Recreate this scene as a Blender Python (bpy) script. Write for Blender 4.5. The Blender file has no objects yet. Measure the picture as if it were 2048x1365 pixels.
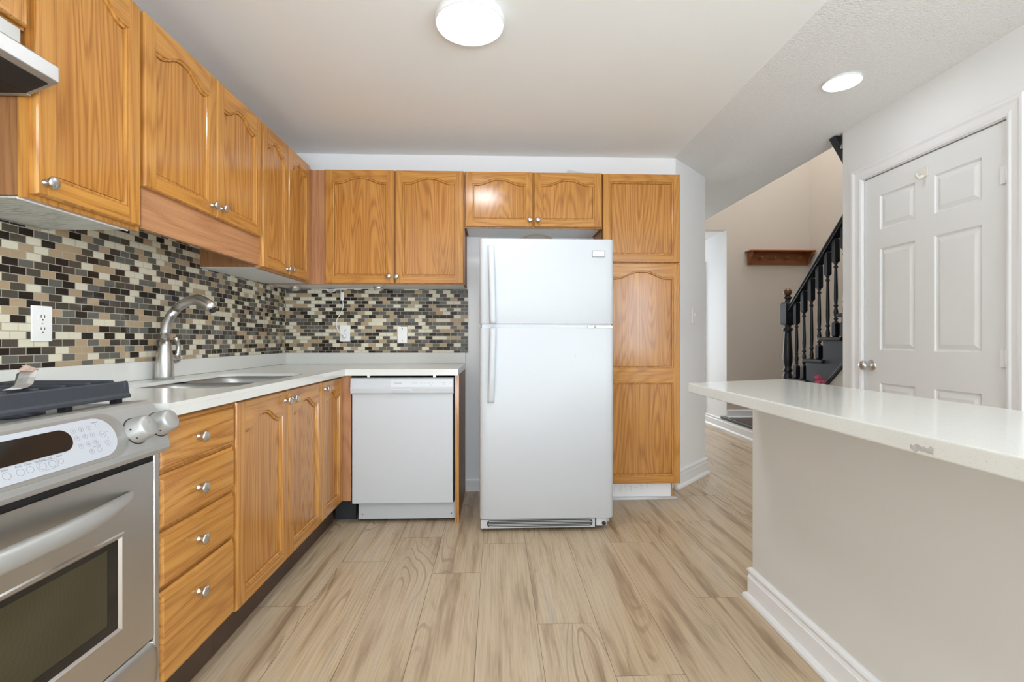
import bpy, math, random
from mathutils import Vector, Matrix
random.seed(7)
PI = math.pi
SC = bpy.context.scene
COL = SC.collection

# ------------------------------------------------------------------ camera
F_PX, PSI, CY, CAM_H = 952.0, 0.0335, 680.8, 1.059
cd = bpy.data.cameras.new('camera')
cd.sensor_fit = 'HORIZONTAL'; cd.sensor_width = 36.0
cd.lens = F_PX / 2048 * 36.0
cd.shift_y = -(682.5 - CY) / 2048
cd.clip_start = 0.02
cam = bpy.data.objects.new('camera', cd); COL.objects.link(cam)
cam.location = (0, 0, CAM_H); cam.rotation_euler = (PI / 2, 0, -PSI)
SC.camera = cam
# ------------------------------------------------------------------ world, view, big lights
w = bpy.data.worlds.new('world'); SC.world = w; w.use_nodes = True
w.node_tree.nodes['Background'].inputs[0].default_value = (0.86, 0.93, 1.0, 1)
w.node_tree.nodes['Background'].inputs[1].default_value = 0.9
SC.view_settings.view_transform = 'Standard'; SC.view_settings.look = 'None'
SC.view_settings.exposure = 0.36; SC.view_settings.gamma = 1.0
SC.view_settings.use_curve_mapping = False

def area(name, loc, rot, sx, sy, power, col=(1, 1, 1)):
    l = bpy.data.lights.new(name, 'AREA'); l.shape = 'RECTANGLE'; l.size = sx; l.size_y = sy
    l.energy = power; l.color = col
    o = bpy.data.objects.new(name, l); COL.objects.link(o); o.location = loc; o.rotation_euler = rot
    return o
# daylight through the patio door behind the camera; the other area lights are added fill
area('daylight_patio', (0.3, -2.75, 1.15), (PI / 2, 0, 0), 2.3, 2.1, 27, (0.80, 0.90, 1.0))
area('fill_patio_uplight', (0.3, -3.0, 0.0), (PI * .80, 0, 0), 2.4, 1.0, 195, (0.82, 0.91, 1.0))  # uplight added low outside the patio door to brighten the ceiling
area('fill_side_window', (2.36, -1.35, 1.45), (0, PI / 2, 0), 1.3, 1.5, 120, (0.80, 0.90, 1.0))  # cross-fill for the left cabinets, added at an unseen side window
area('fill_upstairs', (2.95, 4.3, 4.6), (0, 0, 0), 1.2, 2.0, 33, (0.97, 0.97, 0.97))  # fill added above the stairwell, its source is invented
area('fill_hall', (2.1, 8.4, 1.3), (-PI / 2, 0, 0), 0.8, 1.9, 26, (0.86, 0.93, 1.0))  # fill added inside the closed hall end to brighten it
LAMP_EMIT = 42.0
SC.cycles.diffuse_bounces = 8

# ------------------------------------------------------------------ mesh helpers
class MB:
    def __init__(s): s.v = []; s.f = []; s.m = []; s.sm = []
    def poly(s, pts, m=0, smooth=False):
        b = len(s.v); s.v += [tuple(p) for p in pts]; s.f.append(list(range(b, b + len(pts)))); s.m.append(m); s.sm.append(smooth)
    def grid(s, rows, m=0, smooth=False, closed=False, capa=False, capb=False):
        b = len(s.v); n = len(rows[0])
        for r in rows: s.v += [tuple(p) for p in r]
        for i in range(len(rows) - 1):
            for j in range(n if closed else n - 1):
                k = (j + 1) % n
                s.f.append([b + i * n + j, b + i * n + k, b + (i + 1) * n + k, b + (i + 1) * n + j]); s.m.append(m); s.sm.append(smooth)
        if capa: s.f.append([b + j for j in range(n)][::-1]); s.m.append(m); s.sm.append(False)
        if capb: s.f.append([b + (len(rows) - 1) * n + j for j in range(n)]); s.m.append(m); s.sm.append(False)
    def box(s, x0, x1, y0, y1, z0, z1, m=0, M=None):
        c = [(x, y, z) for z in (z0, z1) for x, y in ((x0, y0), (x1, y0), (x1, y1), (x0, y1))]
        if M: c = [M(*p) for p in c]
        b = len(s.v); s.v += [tuple(p) for p in c]
        for q in ((3, 2, 1, 0), (4, 5, 6, 7), (0, 1, 5, 4), (1, 2, 6, 5), (2, 3, 7, 6), (3, 0, 4, 7)):
            s.f.append([b + i for i in q]); s.m.append(m); s.sm.append(False)
    def prism(s, pts, n0, n1, M, m=0, smooth=False):
        "2-D outline (s,t) extruded from n0 to n1 through mapping M(s,t,n)"
        s.grid([[M(a, b, n) for a, b in pts] for n in (n0, n1)], m, smooth, True, True, True)
    def lathe(s, prof, o, axis=(0, 0, 1), seg=24, m=0, smooth=True):
        ax = Vector(axis).normalized(); u = ax.orthogonal().normalized(); vv = ax.cross(u); o = Vector(o)
        rows = [[o + ax * h + (u * math.cos(2 * PI * k / seg) + vv * math.sin(2 * PI * k / seg)) * max(r, 1e-5) for k in range(seg)] for r, h in prof]
        s.grid(rows, m, smooth, True, True, True)
    def tube(s, pts, rad, seg=10, m=0, flat=1.0, up=None):
        pts = [Vector(p) for p in pts]; n = len(pts); rad = [rad] * n if not hasattr(rad, '__len__') else rad
        rows = []; pu = Vector(up) if up else None
        for i, p in enumerate(pts):
            t = (pts[min(i + 1, n - 1)] - pts[max(i - 1, 0)]).normalized()
            if pu is None: pu = t.orthogonal()
            a = (pu - t * pu.dot(t)).normalized(); b = t.cross(a); pu = a
            rows.append([p + (a * math.cos(2 * PI * k / seg) + b * math.sin(2 * PI * k / seg) * flat) * rad[i] for k in range(seg)])
        s.grid(rows, m, True, True, True, True)
    def build(s, name, mats, parent=None, bevel=0, seg=2, local=False, fixn=True):
        off = Vector((0, 0, 0))
        if parent is not None and not local:
            q = parent
            while q is not None: off += Vector(q.location); q = q.parent
        me = bpy.data.meshes.new(name)
        me.from_pydata([tuple(Vector(p) - off) for p in s.v], [], s.f)
        if not isinstance(mats, (list, tuple)): mats = [mats]
        for mm in mats: me.materials.append(mm)
        me.polygons.foreach_set('material_index', s.m); me.polygons.foreach_set('use_smooth', s.sm)
        if fixn:
            import bmesh
            b = bmesh.new(); b.from_mesh(me); bmesh.ops.recalc_face_normals(b, faces=b.faces); b.to_mesh(me); b.free()
        me.update()
        o = bpy.data.objects.new(name, me); COL.objects.link(o)
        if parent is not None: o.parent = parent
        if bevel:
            bm = o.modifiers.new('bevel', 'BEVEL'); bm.width = bevel; bm.segments = seg; bm.limit_method = 'ANGLE'; bm.angle_limit = 0.7
        return o

def tag(o, label, cat, group=None):
    o['label'] = label; o['category'] = cat
    if group: o['group'] = group
    return o
def thing(name, label, cat, loc=(0, 0, 0), rz=0, group=None):
    o = bpy.data.objects.new(name, None); COL.objects.link(o); o.location = loc; o.rotation_euler = (0, 0, rz)
    o.empty_display_size = 0.05
    return tag(o, label, cat, group)
def struct(o): o['kind'] = 'structure'; return o
def plabel(o, t): o['label'] = t; return o
def boxo(name, mat, x0, x1, y0, y1, z0, z1, parent=None, bevel=0, local=False):
    b = MB(); b.box(x0, x1, y0, y1, z0, z1); return b.build(name, mat, parent, bevel, local=local)
def mapL(X): return lambda s, t, n: (X + n, s, t)        # faces +X : s = Y, t = Z
def mapB(Y): return lambda s, t, n: (s, Y - n, t)        # faces -Y : s = X, t = Z
def mapR(X): return lambda s, t, n: (X - n, s, t)        # faces -X : s = Y, t = Z
def text_on(mb, txt, size, M, s0, t0, n, m=0, flip=False, align='LEFT'):
    c = bpy.data.curves.new('t', 'FONT'); c.body = txt; c.size = size; c.align_x = align; c.resolution_u = 2
    o = bpy.data.objects.new('t', c); COL.objects.link(o)
    dg = bpy.context.evaluated_depsgraph_get(); me = bpy.data.meshes.new_from_object(o.evaluated_get(dg))
    for p in me.polygons:
        pts = [me.vertices[i].co for i in p.vertices]
        mb.poly([M(s0 + (-q.x if flip else q.x), t0 + q.y, n) for q in pts], m)
    bpy.data.objects.remove(o); bpy.data.curves.remove(c); bpy.data.meshes.remove(me)

# ------------------------------------------------------------------ materials
def nodes(name):
    m = bpy.data.materials.new(name); m.use_nodes = True; nt = m.node_tree
    return m, nt, nt.nodes['Principled BSDF']
def N(nt, t, **k):
    n = nt.nodes.new(t)
    for a, b in k.items():
        if a.startswith('i_'): n.inputs[int(a[2:])].default_value = b
        else: setattr(n, a, b)
    return n
def L(nt, a, b): nt.links.new(a, b)
def ramp(nt, fac, stops, interp='LINEAR'):
    r = N(nt, 'ShaderNodeValToRGB'); r.color_ramp.interpolation = interp
    e = r.color_ramp.elements
    while len(e) < len(stops): e.new(0.5)
    for el, (p, c) in zip(e, stops):
        el.position = p; el.color = (*c, 1) if len(c) == 3 else c
    L(nt, fac, r.inputs[0]); return r.outputs[0]
def mixc(nt, fac, a, b, mode='MIX'):
    n = N(nt, 'ShaderNodeMix', data_type='RGBA', blend_type=mode)
    for sock, val in ((n.inputs[0], fac), (n.inputs[6], a), (n.inputs[7], b)):
        if isinstance(val, (int, float)): sock.default_value = val
        elif isinstance(val, tuple): sock.default_value = (*val, 1) if len(val) == 3 else val
        else: L(nt, val, sock)
    return n.outputs[2]
def math_(nt, op, a, b=None):
    n = N(nt, 'ShaderNodeMath', operation=op)
    for i, v in enumerate((a, b)):
        if v is None: continue
        if isinstance(v, (int, float)): n.inputs[i].default_value = v
        else: L(nt, v, n.inputs[i])
    return n.outputs[0]
def coords(nt, scale=(1, 1, 1), rnd=True, loc=(0, 0, 0)):
    tc = N(nt, 'ShaderNodeTexCoord'); v = tc.outputs['Object']
    if rnd:
        oi = N(nt, 'ShaderNodeObjectInfo'); s = math_(nt, 'MULTIPLY', oi.outputs['Random'], 23.0)
        a = N(nt, 'ShaderNodeVectorMath', operation='ADD'); L(nt, v, a.inputs[0]); L(nt, s, a.inputs[1]); v = a.outputs[0]
    mp = N(nt, 'ShaderNodeMapping'); mp.inputs['Scale'].default_value = scale; mp.inputs['Location'].default_value = loc
    L(nt, v, mp.inputs[0]); return mp.outputs[0]
def noise(nt, vec, scale, detail=2, rough=0.5, dist=0.0):
    n = N(nt, 'ShaderNodeTexNoise'); n.inputs['Scale'].default_value = scale; n.inputs['Detail'].default_value = detail
    n.inputs['Roughness'].default_value = rough; n.inputs['Distortion'].default_value = dist
    L(nt, vec, n.inputs['Vector']); return n.outputs[0]
def bump(nt, bs, h, strength, dist=0.002):
    b = N(nt, 'ShaderNodeBump'); b.inputs['Strength'].default_value = strength; b.inputs['Distance'].default_value = dist
    L(nt, h, b.inputs['Height']); L(nt, b.outputs[0], bs.inputs['Normal'])
def plain(name, c, rough=0.5, metal=0.0, spec=0.5, var=0.03, vscale=6.0, bmp=0.0, bscale=200.0, coat=0.0):
    m, nt, bs = nodes(name)
    v = coords(nt)
    n = noise(nt, v, vscale, 3)
    L(nt, mixc(nt, n, tuple(x * (1 - var) for x in c), tuple(min(1, x * (1 + var)) for x in c)), bs.inputs['Base Color'])
    bs.inputs['Roughness'].default_value = rough; bs.inputs['Metallic'].default_value = metal
    bs.inputs['Specular IOR Level'].default_value = spec; bs.inputs['Coat Weight'].default_value = coat
    if bmp: bump(nt, bs, noise(nt, v, bscale, 2), bmp)
    return m
def oak(name, axis, light=(0.585, 0.285, 0.066), mid=(0.42, 0.168, 0.033), dark=(0.22, 0.080, 0.020), rough=0.17, k=58.0, fig=1.0):
    m, nt, bs = nodes(name); i = 'XYZ'.index(axis)
    def sc(al): s = [1, 1, 1]; s[i] = al; return tuple(s)
    v1 = coords(nt, sc(0.10)); v2 = coords(nt, sc(0.018)); v3 = coords(nt)
    big = noise(nt, v1, 5.0, 1.5, 0.45, 0.2)
    band = math_(nt, 'MULTIPLY_ADD', math_(nt, 'SINE', math_(nt, 'MULTIPLY', big, k * 2.6)), 0.5)
    band.node.inputs[2].default_value = 0.5
    band = math_(nt, 'POWER', band, 2.2)
    pores = noise(nt, v2, 260.0, 3, 0.65)
    pr = ramp(nt, pores, [(0.46, (0, 0, 0)), (0.66, (1, 1, 1))])
    streak = noise(nt, v2, 62.0, 2, 0.6)
    tone = noise(nt, v3, 2.2, 1)
    c = mixc(nt, math_(nt, 'MULTIPLY', band, 0.62 * fig), light, mid)
    c = mixc(nt, math_(nt, 'MULTIPLY', ramp(nt, streak, [(0.4, (0, 0, 0)), (0.66, (1, 1, 1))]), 0.62), c, mid)
    pf = math_(nt, 'MULTIPLY', pr, math_(nt, 'MULTIPLY_ADD', band, 0.45))
    pf.node.inputs[1].links[0].from_node.inputs[2].default_value = 0.22
    c = mixc(nt, pf, c, dark)
    c = mixc(nt, math_(nt, 'MULTIPLY', tone, 0.22), c, tuple(x * 0.72 for x in mid))
    L(nt, c, bs.inputs['Base Color'])
    bs.inputs['Roughness'].default_value = rough; bs.inputs['Specular IOR Level'].default_value = 0.5
    h = math_(nt, 'ADD', math_(nt, 'MULTIPLY', pores, 0.6), math_(nt, 'MULTIPLY', noise(nt, v3, 130.0, 2), 0.5))
    bump(nt, bs, h, 0.16, 0.0012)
    return m

OAK = {a: oak('oak_grain_' + a.lower(), a) for a in 'XYZ'}
OAKP = oak('oak_panel_figure', 'Z', light=(0.575, 0.272, 0.062), mid=(0.385, 0.147, 0.029), k=78.0, fig=1.15)
RED = dict(light=(0.53, 0.265, 0.125), mid=(0.41, 0.185, 0.08), dark=(0.24, 0.095, 0.042), rough=0.42)
OAKF = {a: oak('oak_veneer_' + a.lower(), a, **RED) for a in 'YZ'}
OAKS = oak('oak_cabinet_side_dark', 'Z', light=(0.33, 0.15, 0.055), mid=(0.25, 0.105, 0.035), dark=(0.12, 0.045, 0.016), rough=0.5)  # darker oak tone for the cabinet sides
OAKE = oak('oak_end_panel', 'Z', light=(0.40, 0.22, 0.11), mid=(0.31, 0.16, 0.075), dark=(0.16, 0.075, 0.035), rough=0.42)
SHELFW = oak('reddish_wood', 'X', light=(0.32, 0.105, 0.026), mid=(0.24, 0.072, 0.017), dark=(0.13, 0.036, 0.009), rough=0.35)
GAP = plain('dark_gap', (0.012, 0.010, 0.009), 0.8)
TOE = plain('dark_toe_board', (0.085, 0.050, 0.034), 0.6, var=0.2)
TOEK = plain('black_toe_board', (0.022, 0.022, 0.024), 0.5, var=0.3)
WALLW = plain('cool_white_wall_paint', (0.85, 0.855, 0.86), 0.55, var=0.012)
WALLR = plain('soft_white_wall_paint', (0.84, 0.85, 0.845), 0.55, var=0.012)
WALLB = plain('beige_wall_paint', (0.59, 0.52, 0.445), 0.6, var=0.02)
WALLG = plain('greige_wall_paint', (0.675, 0.66, 0.622), 0.6, var=0.015, bmp=0.05, bscale=300)
CEIL = plain('smooth_ceiling_paint', (0.88, 0.89, 0.88), 0.7, var=0.01)
TRIM = plain('white_trim_paint', (0.84, 0.845, 0.85), 0.35, var=0.01)
DOORW = plain('white_door_paint', (0.785, 0.80, 0.795), 0.4, var=0.01)
APPL = plain('white_appliance_enamel', (0.56, 0.582, 0.602), 0.42, var=0.008, bmp=0.06, bscale=420)
APPLG = plain('grey_white_plastic', (0.66, 0.68, 0.70), 0.4, var=0.02)
MELA = plain('white_melamine', (0.78, 0.79, 0.78), 0.45, var=0.02)
PLATE = plain('white_plastic', (0.84, 0.83, 0.80), 0.35, var=0.01)
CREAM = plain('cream_plastic', (0.76, 0.74, 0.66), 0.4, var=0.01)
SLOT = plain('dark_slots_shadow_ring', (0.03, 0.028, 0.026), 0.6)
NICK = plain('brushed_nickel', (0.62, 0.60, 0.57), 0.28, 1.0, var=0.05, bmp=0.03, bscale=500)
CHROME = plain('polished_chrome', (0.82, 0.82, 0.83), 0.12, 1.0)
STEEL = plain('brushed_stainless_steel', (0.60, 0.585, 0.56), 0.34, 1.0, var=0.06, vscale=3, bmp=0.02, bscale=300)
SINKST = plain('satin_sink_steel', (0.50, 0.495, 0.48), 0.46, 0.95, var=0.04)
STEELP = plain('satin_steel_paint', (0.42, 0.415, 0.395), 0.44, 0.5, var=0.05)
STEELD = plain('darker_satin_steel', (0.36, 0.35, 0.325), 0.36, 0.6, var=0.04)
KEYP = plain('pale_silver_keypad', (0.49, 0.505, 0.54), 0.35, 0.1, var=0.01)
INK = plain('grey_print', (0.10, 0.10, 0.11), 0.6)
INKL = plain('light_grey_print', (0.24, 0.25, 0.27), 0.6)
BLK = plain('glossy_black_glass', (0.012, 0.011, 0.010), 0.08, var=0.1)
BLKM = plain('black_satin_paint', (0.011, 0.012, 0.016), 0.33, var=0.2, bmp=0.05, bscale=90)
STRG = plain('blue_black_stringer_paint', (0.022, 0.025, 0.034), 0.4, var=0.25, vscale=14, bmp=0.1, bscale=60)
IRON = plain('slate_cast_iron', (0.032, 0.037, 0.046), 0.55, var=0.15, vscale=40, bmp=0.12, bscale=350)
HOODB = plain('black_hood_filter', (0.012, 0.011, 0.010), 0.6)
PINK = plain('pink_petals', (0.75, 0.13, 0.24), 0.6, var=0.2, vscale=60)
FOIL = plain('dull_metal_strip', (0.55, 0.53, 0.50), 0.35, 0.7, var=0.15, vscale=60)
TORN = plain('torn_brown_paper', (0.40, 0.28, 0.22), 0.8, var=0.35, vscale=90)
PAPER = plain('pale_paper', (0.62, 0.60, 0.55), 0.7)
BROWNT = plain('dark_brown_stair_wood', (0.10, 0.065, 0.048), 0.4, var=0.2, vscale=20)
STAINY = plain('yellowed_stain', (0.62, 0.58, 0.46), 0.5, var=0.1, vscale=60)
CHIP = plain('chipped_grey_stone', (0.42, 0.40, 0.37), 0.8, var=0.3, vscale=120)
FINIAL = plain('worn_varnish_brown', (0.13, 0.055, 0.016), 0.2, var=0.8, vscale=45)

def m_stained():
    m, nt, bs = nodes('stained_white_board'); v = coords(nt, (1, 5, 1), rnd=False); v2 = coords(nt, rnd=False)
    a = ramp(nt, noise(nt, v, 26, 4, 0.65), [(0.46, (0, 0, 0)), (0.64, (1, 1, 1))])
    a = math_(nt, 'MULTIPLY', a, ramp(nt, noise(nt, v2, 9, 2), [(0.35, (0, 0, 0)), (0.65, (1, 1, 1))]))
    L(nt, mixc(nt, a, (0.66, 0.67, 0.62), (0.20, 0.16, 0.085)), bs.inputs['Base Color']); bs.inputs['Roughness'].default_value = 0.5
    return m
STAINED = m_stained()
def m_tile(name, axes):
    m, nt, bs = nodes(name)
    tc = N(nt, 'ShaderNodeTexCoord'); sp = N(nt, 'ShaderNodeSeparateXYZ'); L(nt, tc.outputs['Object'], sp.inputs[0])
    cb = N(nt, 'ShaderNodeCombineXYZ'); L(nt, sp.outputs['XYZ'.index(axes)], cb.inputs[0]); L(nt, sp.outputs[2], cb.inputs[1])
    br = N(nt, 'ShaderNodeTexBrick'); L(nt, cb.outputs[0], br.inputs['Vector'])
    br.offset = 0.5; br.offset_frequency = 2; br.squash = 1
    for k_, v_ in (('Color1', (0, 0, 0, 1)), ('Color2', (1, 1, 1, 1)), ('Mortar', (0.5, 0.5, 0.5, 1)), ('Scale', 1.0), ('Mortar Size', 0.0013),
                   ('Mortar Smooth', 0.1), ('Bias', 0.0), ('Brick Width', 0.0493), ('Row Height', 0.0247)): br.inputs[k_].default_value = v_
    c = ramp(nt, br.outputs['Color'], [(0.0, (0.022, 0.015, 0.011)), (0.17, (0.085, 0.068, 0.050)), (0.33, (0.060, 0.049, 0.038)),
                                       (0.40, (0.128, 0.122, 0.103)), (0.58, (0.43, 0.312, 0.190)), (0.76, (0.70, 0.645, 0.495))], 'CONSTANT')
    c = mixc(nt, math_(nt, 'MULTIPLY', noise(nt, cb.outputs[0], 30, 2), 0.07), c, (0.20, 0.18, 0.14))
    c = mixc(nt, br.outputs['Fac'], c, (0.40, 0.37, 0.30))
    L(nt, c, bs.inputs['Base Color'])
    L(nt, math_(nt, 'MULTIPLY_ADD', br.outputs['Fac'], 0.5), bs.inputs['Roughness'])
    bs.inputs['Roughness'].links[0].from_node.inputs[2].default_value = 0.10
    bs.inputs['Specular IOR Level'].default_value = 0.25
    h = math_(nt, 'ADD', math_(nt, 'SUBTRACT', 1.0, br.outputs['Fac']), math_(nt, 'MULTIPLY', noise(nt, cb.outputs[0], 70, 1), 0.5))
    bump(nt, bs, h, 0.5, 0.0012)
    return m
TILEL = m_tile('glass_mosaic_left', 'Y'); TILEB = m_tile('glass_mosaic_back', 'X')
def m_quartz(name, c, speck=1.0):
    m, nt, bs = nodes(name); v = coords(nt, rnd=False)
    a = ramp(nt, noise(nt, v, 420, 2, 0.6), [(0.62, (0, 0, 0)), (0.74, (1, 1, 1))])
    cl = ramp(nt, noise(nt, v, 7, 3), [(0.3, (0, 0, 0)), (0.7, (1, 1, 1))])
    k = mixc(nt, math_(nt, 'MULTIPLY', a, 0.55 * speck), c, (0.36, 0.34, 0.30))
    k = mixc(nt, math_(nt, 'MULTIPLY', cl, 0.10), k, (0.62, 0.60, 0.53))
    L(nt, k, bs.inputs['Base Color']); bs.inputs['Roughness'].default_value = 0.13
    bump(nt, bs, noise(nt, v, 11, 2), 0.02, 0.01)
    return m
QUARTZ = m_quartz('white_quartz', (0.69, 0.685, 0.645)); QUARTZP = m_quartz('speckled_white_quartz', (0.66, 0.66, 0.62), 1.3)
def m_popcorn():
    m, nt, bs = nodes('stippled_ceiling'); v = coords(nt, rnd=False)
    n = noise(nt, v, 95, 4, 0.7)
    L(nt, mixc(nt, ramp(nt, n, [(0.35, (0, 0, 0)), (0.62, (1, 1, 1))]), (0.90, 0.90, 0.885), (0.97, 0.97, 0.955)), bs.inputs['Base Color'])
    bs.inputs['Roughness'].default_value = 0.9; bump(nt, bs, n, 0.9, 0.012); return m
POP = m_popcorn()
def m_floor():
    m, nt, bs = nodes('pale_oak_vinyl_plank')
    at = N(nt, 'ShaderNodeAttribute'); at.attribute_name = 'plank'
    tc = N(nt, 'ShaderNodeTexCoord')
    off = N(nt, 'ShaderNodeVectorMath', operation='MULTIPLY'); L(nt, at.outputs['Color'], off.inputs[0]); off.inputs[1].default_value = (17, 29, 11)
    ad = N(nt, 'ShaderNodeVectorMath', operation='ADD'); L(nt, tc.outputs['Object'], ad.inputs[0]); L(nt, off.outputs[0], ad.inputs[1])
    def mp(s):
        q = N(nt, 'ShaderNodeMapping'); q.inputs['Scale'].default_value = s; L(nt, ad.outputs[0], q.inputs[0]); return q.outputs[0]
    big = noise(nt, mp((1, 0.07, 1)), 17.0, 4, 0.62, 0.2)
    c = ramp(nt, big, [(0.28, (0.23, 0.150, 0.088)), (0.40, (0.42, 0.31, 0.195)), (0.48, (0.57, 0.445, 0.290)), (0.60, (0.60, 0.485, 0.335)), (0.72, (0.50, 0.43, 0.335))])
    fine = noise(nt, mp((1, 0.022, 1)), 150.0, 3, 0.65)
    c = mixc(nt, math_(nt, 'MULTIPLY', ramp(nt, fine, [(0.42, (0, 0, 0)), (0.68, (1, 1, 1))]), 0.42), c, (0.25, 0.17, 0.105))
    lines = math_(nt, 'SINE', math_(nt, 'MULTIPLY', noise(nt, mp((1, 0.16, 1)), 4.5, 1.5, 0.4), 190.0))
    msk = ramp(nt, noise(nt, mp((1, 0.22, 1)), 5.5, 1), [(0.55, (0, 0, 0)), (0.68, (1, 1, 1))])
    c = mixc(nt, math_(nt, 'MULTIPLY', math_(nt, 'MULTIPLY', ramp(nt, lines, [(0.55, (0, 0, 0)), (0.95, (1, 1, 1))]), msk), 0.55), c, (0.20, 0.125, 0.075))
    sp = N(nt, 'ShaderNodeSeparateColor'); L(nt, at.outputs['Color'], sp.inputs[0])
    c = mixc(nt, math_(nt, 'MULTIPLY', sp.outputs[0], 0.22), c, (0.50, 0.40, 0.30))
    L(nt, c, bs.inputs['Base Color']); bs.inputs['Roughness'].default_value = 0.36; bs.inputs['Specular IOR Level'].default_value = 0.4
    bump(nt, bs, fine, 0.08, 0.001); return m
FLOOR = m_floor()
def m_emit(name, s, col=(0.88, 0.94, 1.0)):
    m, nt, bs = nodes(name); bs.inputs['Base Color'].default_value = (0.9, 0.9, 0.9, 1)
    bs.inputs['Emission Color'].default_value = (*col, 1); bs.inputs['Emission Strength'].default_value = s; return m
EMIT = m_emit('lit_diffuser', LAMP_EMIT); EMITS = m_emit('lit_small_diffuser', LAMP_EMIT * .4)
def m_pane(name, tint, a):
    m = bpy.data.materials.new(name); m.use_nodes = True; nt = m.node_tree; nt.nodes.clear()
    o = N(nt, 'ShaderNodeOutputMaterial'); t = N(nt, 'ShaderNodeBsdfTransparent'); t.inputs[0].default_value = (*tint, 1)
    g = N(nt, 'ShaderNodeBsdfGlossy'); g.inputs['Roughness'].default_value = 0.03; mx = N(nt, 'ShaderNodeMixShader'); mx.inputs[0].default_value = a
    L(nt, t.outputs[0], mx.inputs[1]); L(nt, g.outputs[0], mx.inputs[2]); L(nt, mx.outputs[0], o.inputs[0]); return m
PANE = m_pane('window_glass', (1, 1, 1), 0.05)
GLASS = m_pane('clear_glass', (0.93, 0.94, 0.93), 0.22)
def m_oven():
    m, nt, bs = nodes('oven_window_glass'); v = coords(nt, rnd=False)
    n = noise(nt, v, 5, 3)
    ck = N(nt, 'ShaderNodeTexChecker'); ck.inputs['Scale'].default_value = 520.0; L(nt, v, ck.inputs[0])
    c = mixc(nt, n, (0.034, 0.027, 0.014), (0.072, 0.064, 0.032))
    L(nt, mixc(nt, math_(nt, 'MULTIPLY', ck.outputs['Fac'], 0.35), c, (0.012, 0.010, 0.008)), bs.inputs['Base Color'])
    bs.inputs['Roughness'].default_value = 0.12; return m
OVENG = m_oven()

# ------------------------------------------------------------------ room constants
XL, YB, ZC = -1.468, 3.354, 2.357
XR, YRE = 2.167, 2.905
YF = -2.4                       # wall behind the camera
HC, TC = 0.895, 0.036
HU, TU = 1.416, 2.142
XEDGE = 2.262                   # stairwell edge of the ceiling
XS, YS, XSR = 2.71, 5.51, 3.706 # stair side plane, beige wall, far stairwell wall

# ------------------------------------------------------------------ floor (planks as one mesh)
def floor():
    b = MB(); cols = []
    W, X0, LEN = 0.2225, 0.154, 1.22
    known = {-6: 2.6, -5: 1.92, -4: 2.295, -3: 1.35, -2: 0.95, -1: 2.48, 0: 1.77, 1: 1.487, 2: 2.47, 3: 1.93, 4: 2.75, 5: 3.2}
    g = 0.0007
    for k in range(-9, 18):
        xa, xb = max(X0 + k * W, -1.6), min(X0 + (k + 1) * W, 3.75)
        if xb <= xa: continue
        y = known.get(k, random.uniform(0, LEN)); y -= LEN * math.ceil((y + 2.6) / LEN)
        while y < 8.6:
            b.poly([(xa + g, y + g, 0), (xb - g, y + g, 0), (xb - g, y + LEN - g, 0), (xa + g, y + LEN - g, 0)])
            cols.append((random.random(), random.random(), random.random())); y += LEN
    b.poly([(-1.6, -2.8, -0.002), (3.8, -2.8, -0.002), (3.8, 8.7, -0.002), (-1.6, 8.7, -0.002)], 1); cols.append((0, 0, 0))
    o = b.build('floor', [FLOOR, TOE], fixn=False)
    ca = o.data.color_attributes.new('plank', 'FLOAT_COLOR', 'CORNER')
    for p, c in zip(o.data.polygons, cols):
        for li in p.loop_indices: ca.data[li].color = (*c, 1)
    struct(o)
floor()
# ------------------------------------------------------------------ ceilings and walls
struct(boxo('ceiling', CEIL, XL - .1, 1.265, YF - .1, YB + .1, ZC, ZC + .12))
b = MB()
b.box(1.265, XEDGE, YF - .1, YS, ZC, ZC + .3); b.box(1.265, XS + .1, YS + .1, 8.6, ZC, ZC + .3)
struct(b.build('ceiling_stippled', POP))
struct(boxo('wall_left', WALLW, XL - .1, XL, YF - .1, YB + .1, 0, ZC))
struct(boxo('wall_back', WALLW, XL, 1.28, YB, YB + .1, 0, ZC))
def angled(s, n, z): # along the 45 degree wall, n = out towards the room
    q = math.sqrt(.5); return (1.28 + (s) * q + n * q, YB + s * q - n * q, z)
b = MB(); b.box(0, 0.545, -.11, 0, 0, ZC, M=angled)
struct(b.build('wall_angled', WALLW))
struct(boxo('wall_hall_left', WALLW, 1.56, 1.66, 3.80, 8.6, 0, ZC))
# right wall with a door opening
b = MB()
DY0, DY1, DZ = 1.940, 2.742, 2.006
b.box(XR, XR + .1, YF - .1, -2.05, 0, ZC); b.box(XR, XR + .1, -.65, DY0, 0, ZC); b.box(XR, XR + .1, -2.05, -.65, 0, .80); b.box(XR, XR + .1, -2.05, -.65, 2.10, ZC); b.box(XR, XR + .1, DY1, YRE, 0, ZC); b.box(XR, XR + .1, DY0, DY1, DZ, ZC)
b.box(XR + .1, XR + .12, DY0 - .1, DY1 + .1, 0, DZ + .1)
struct(b.build('wall_right', WALLR))
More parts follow.
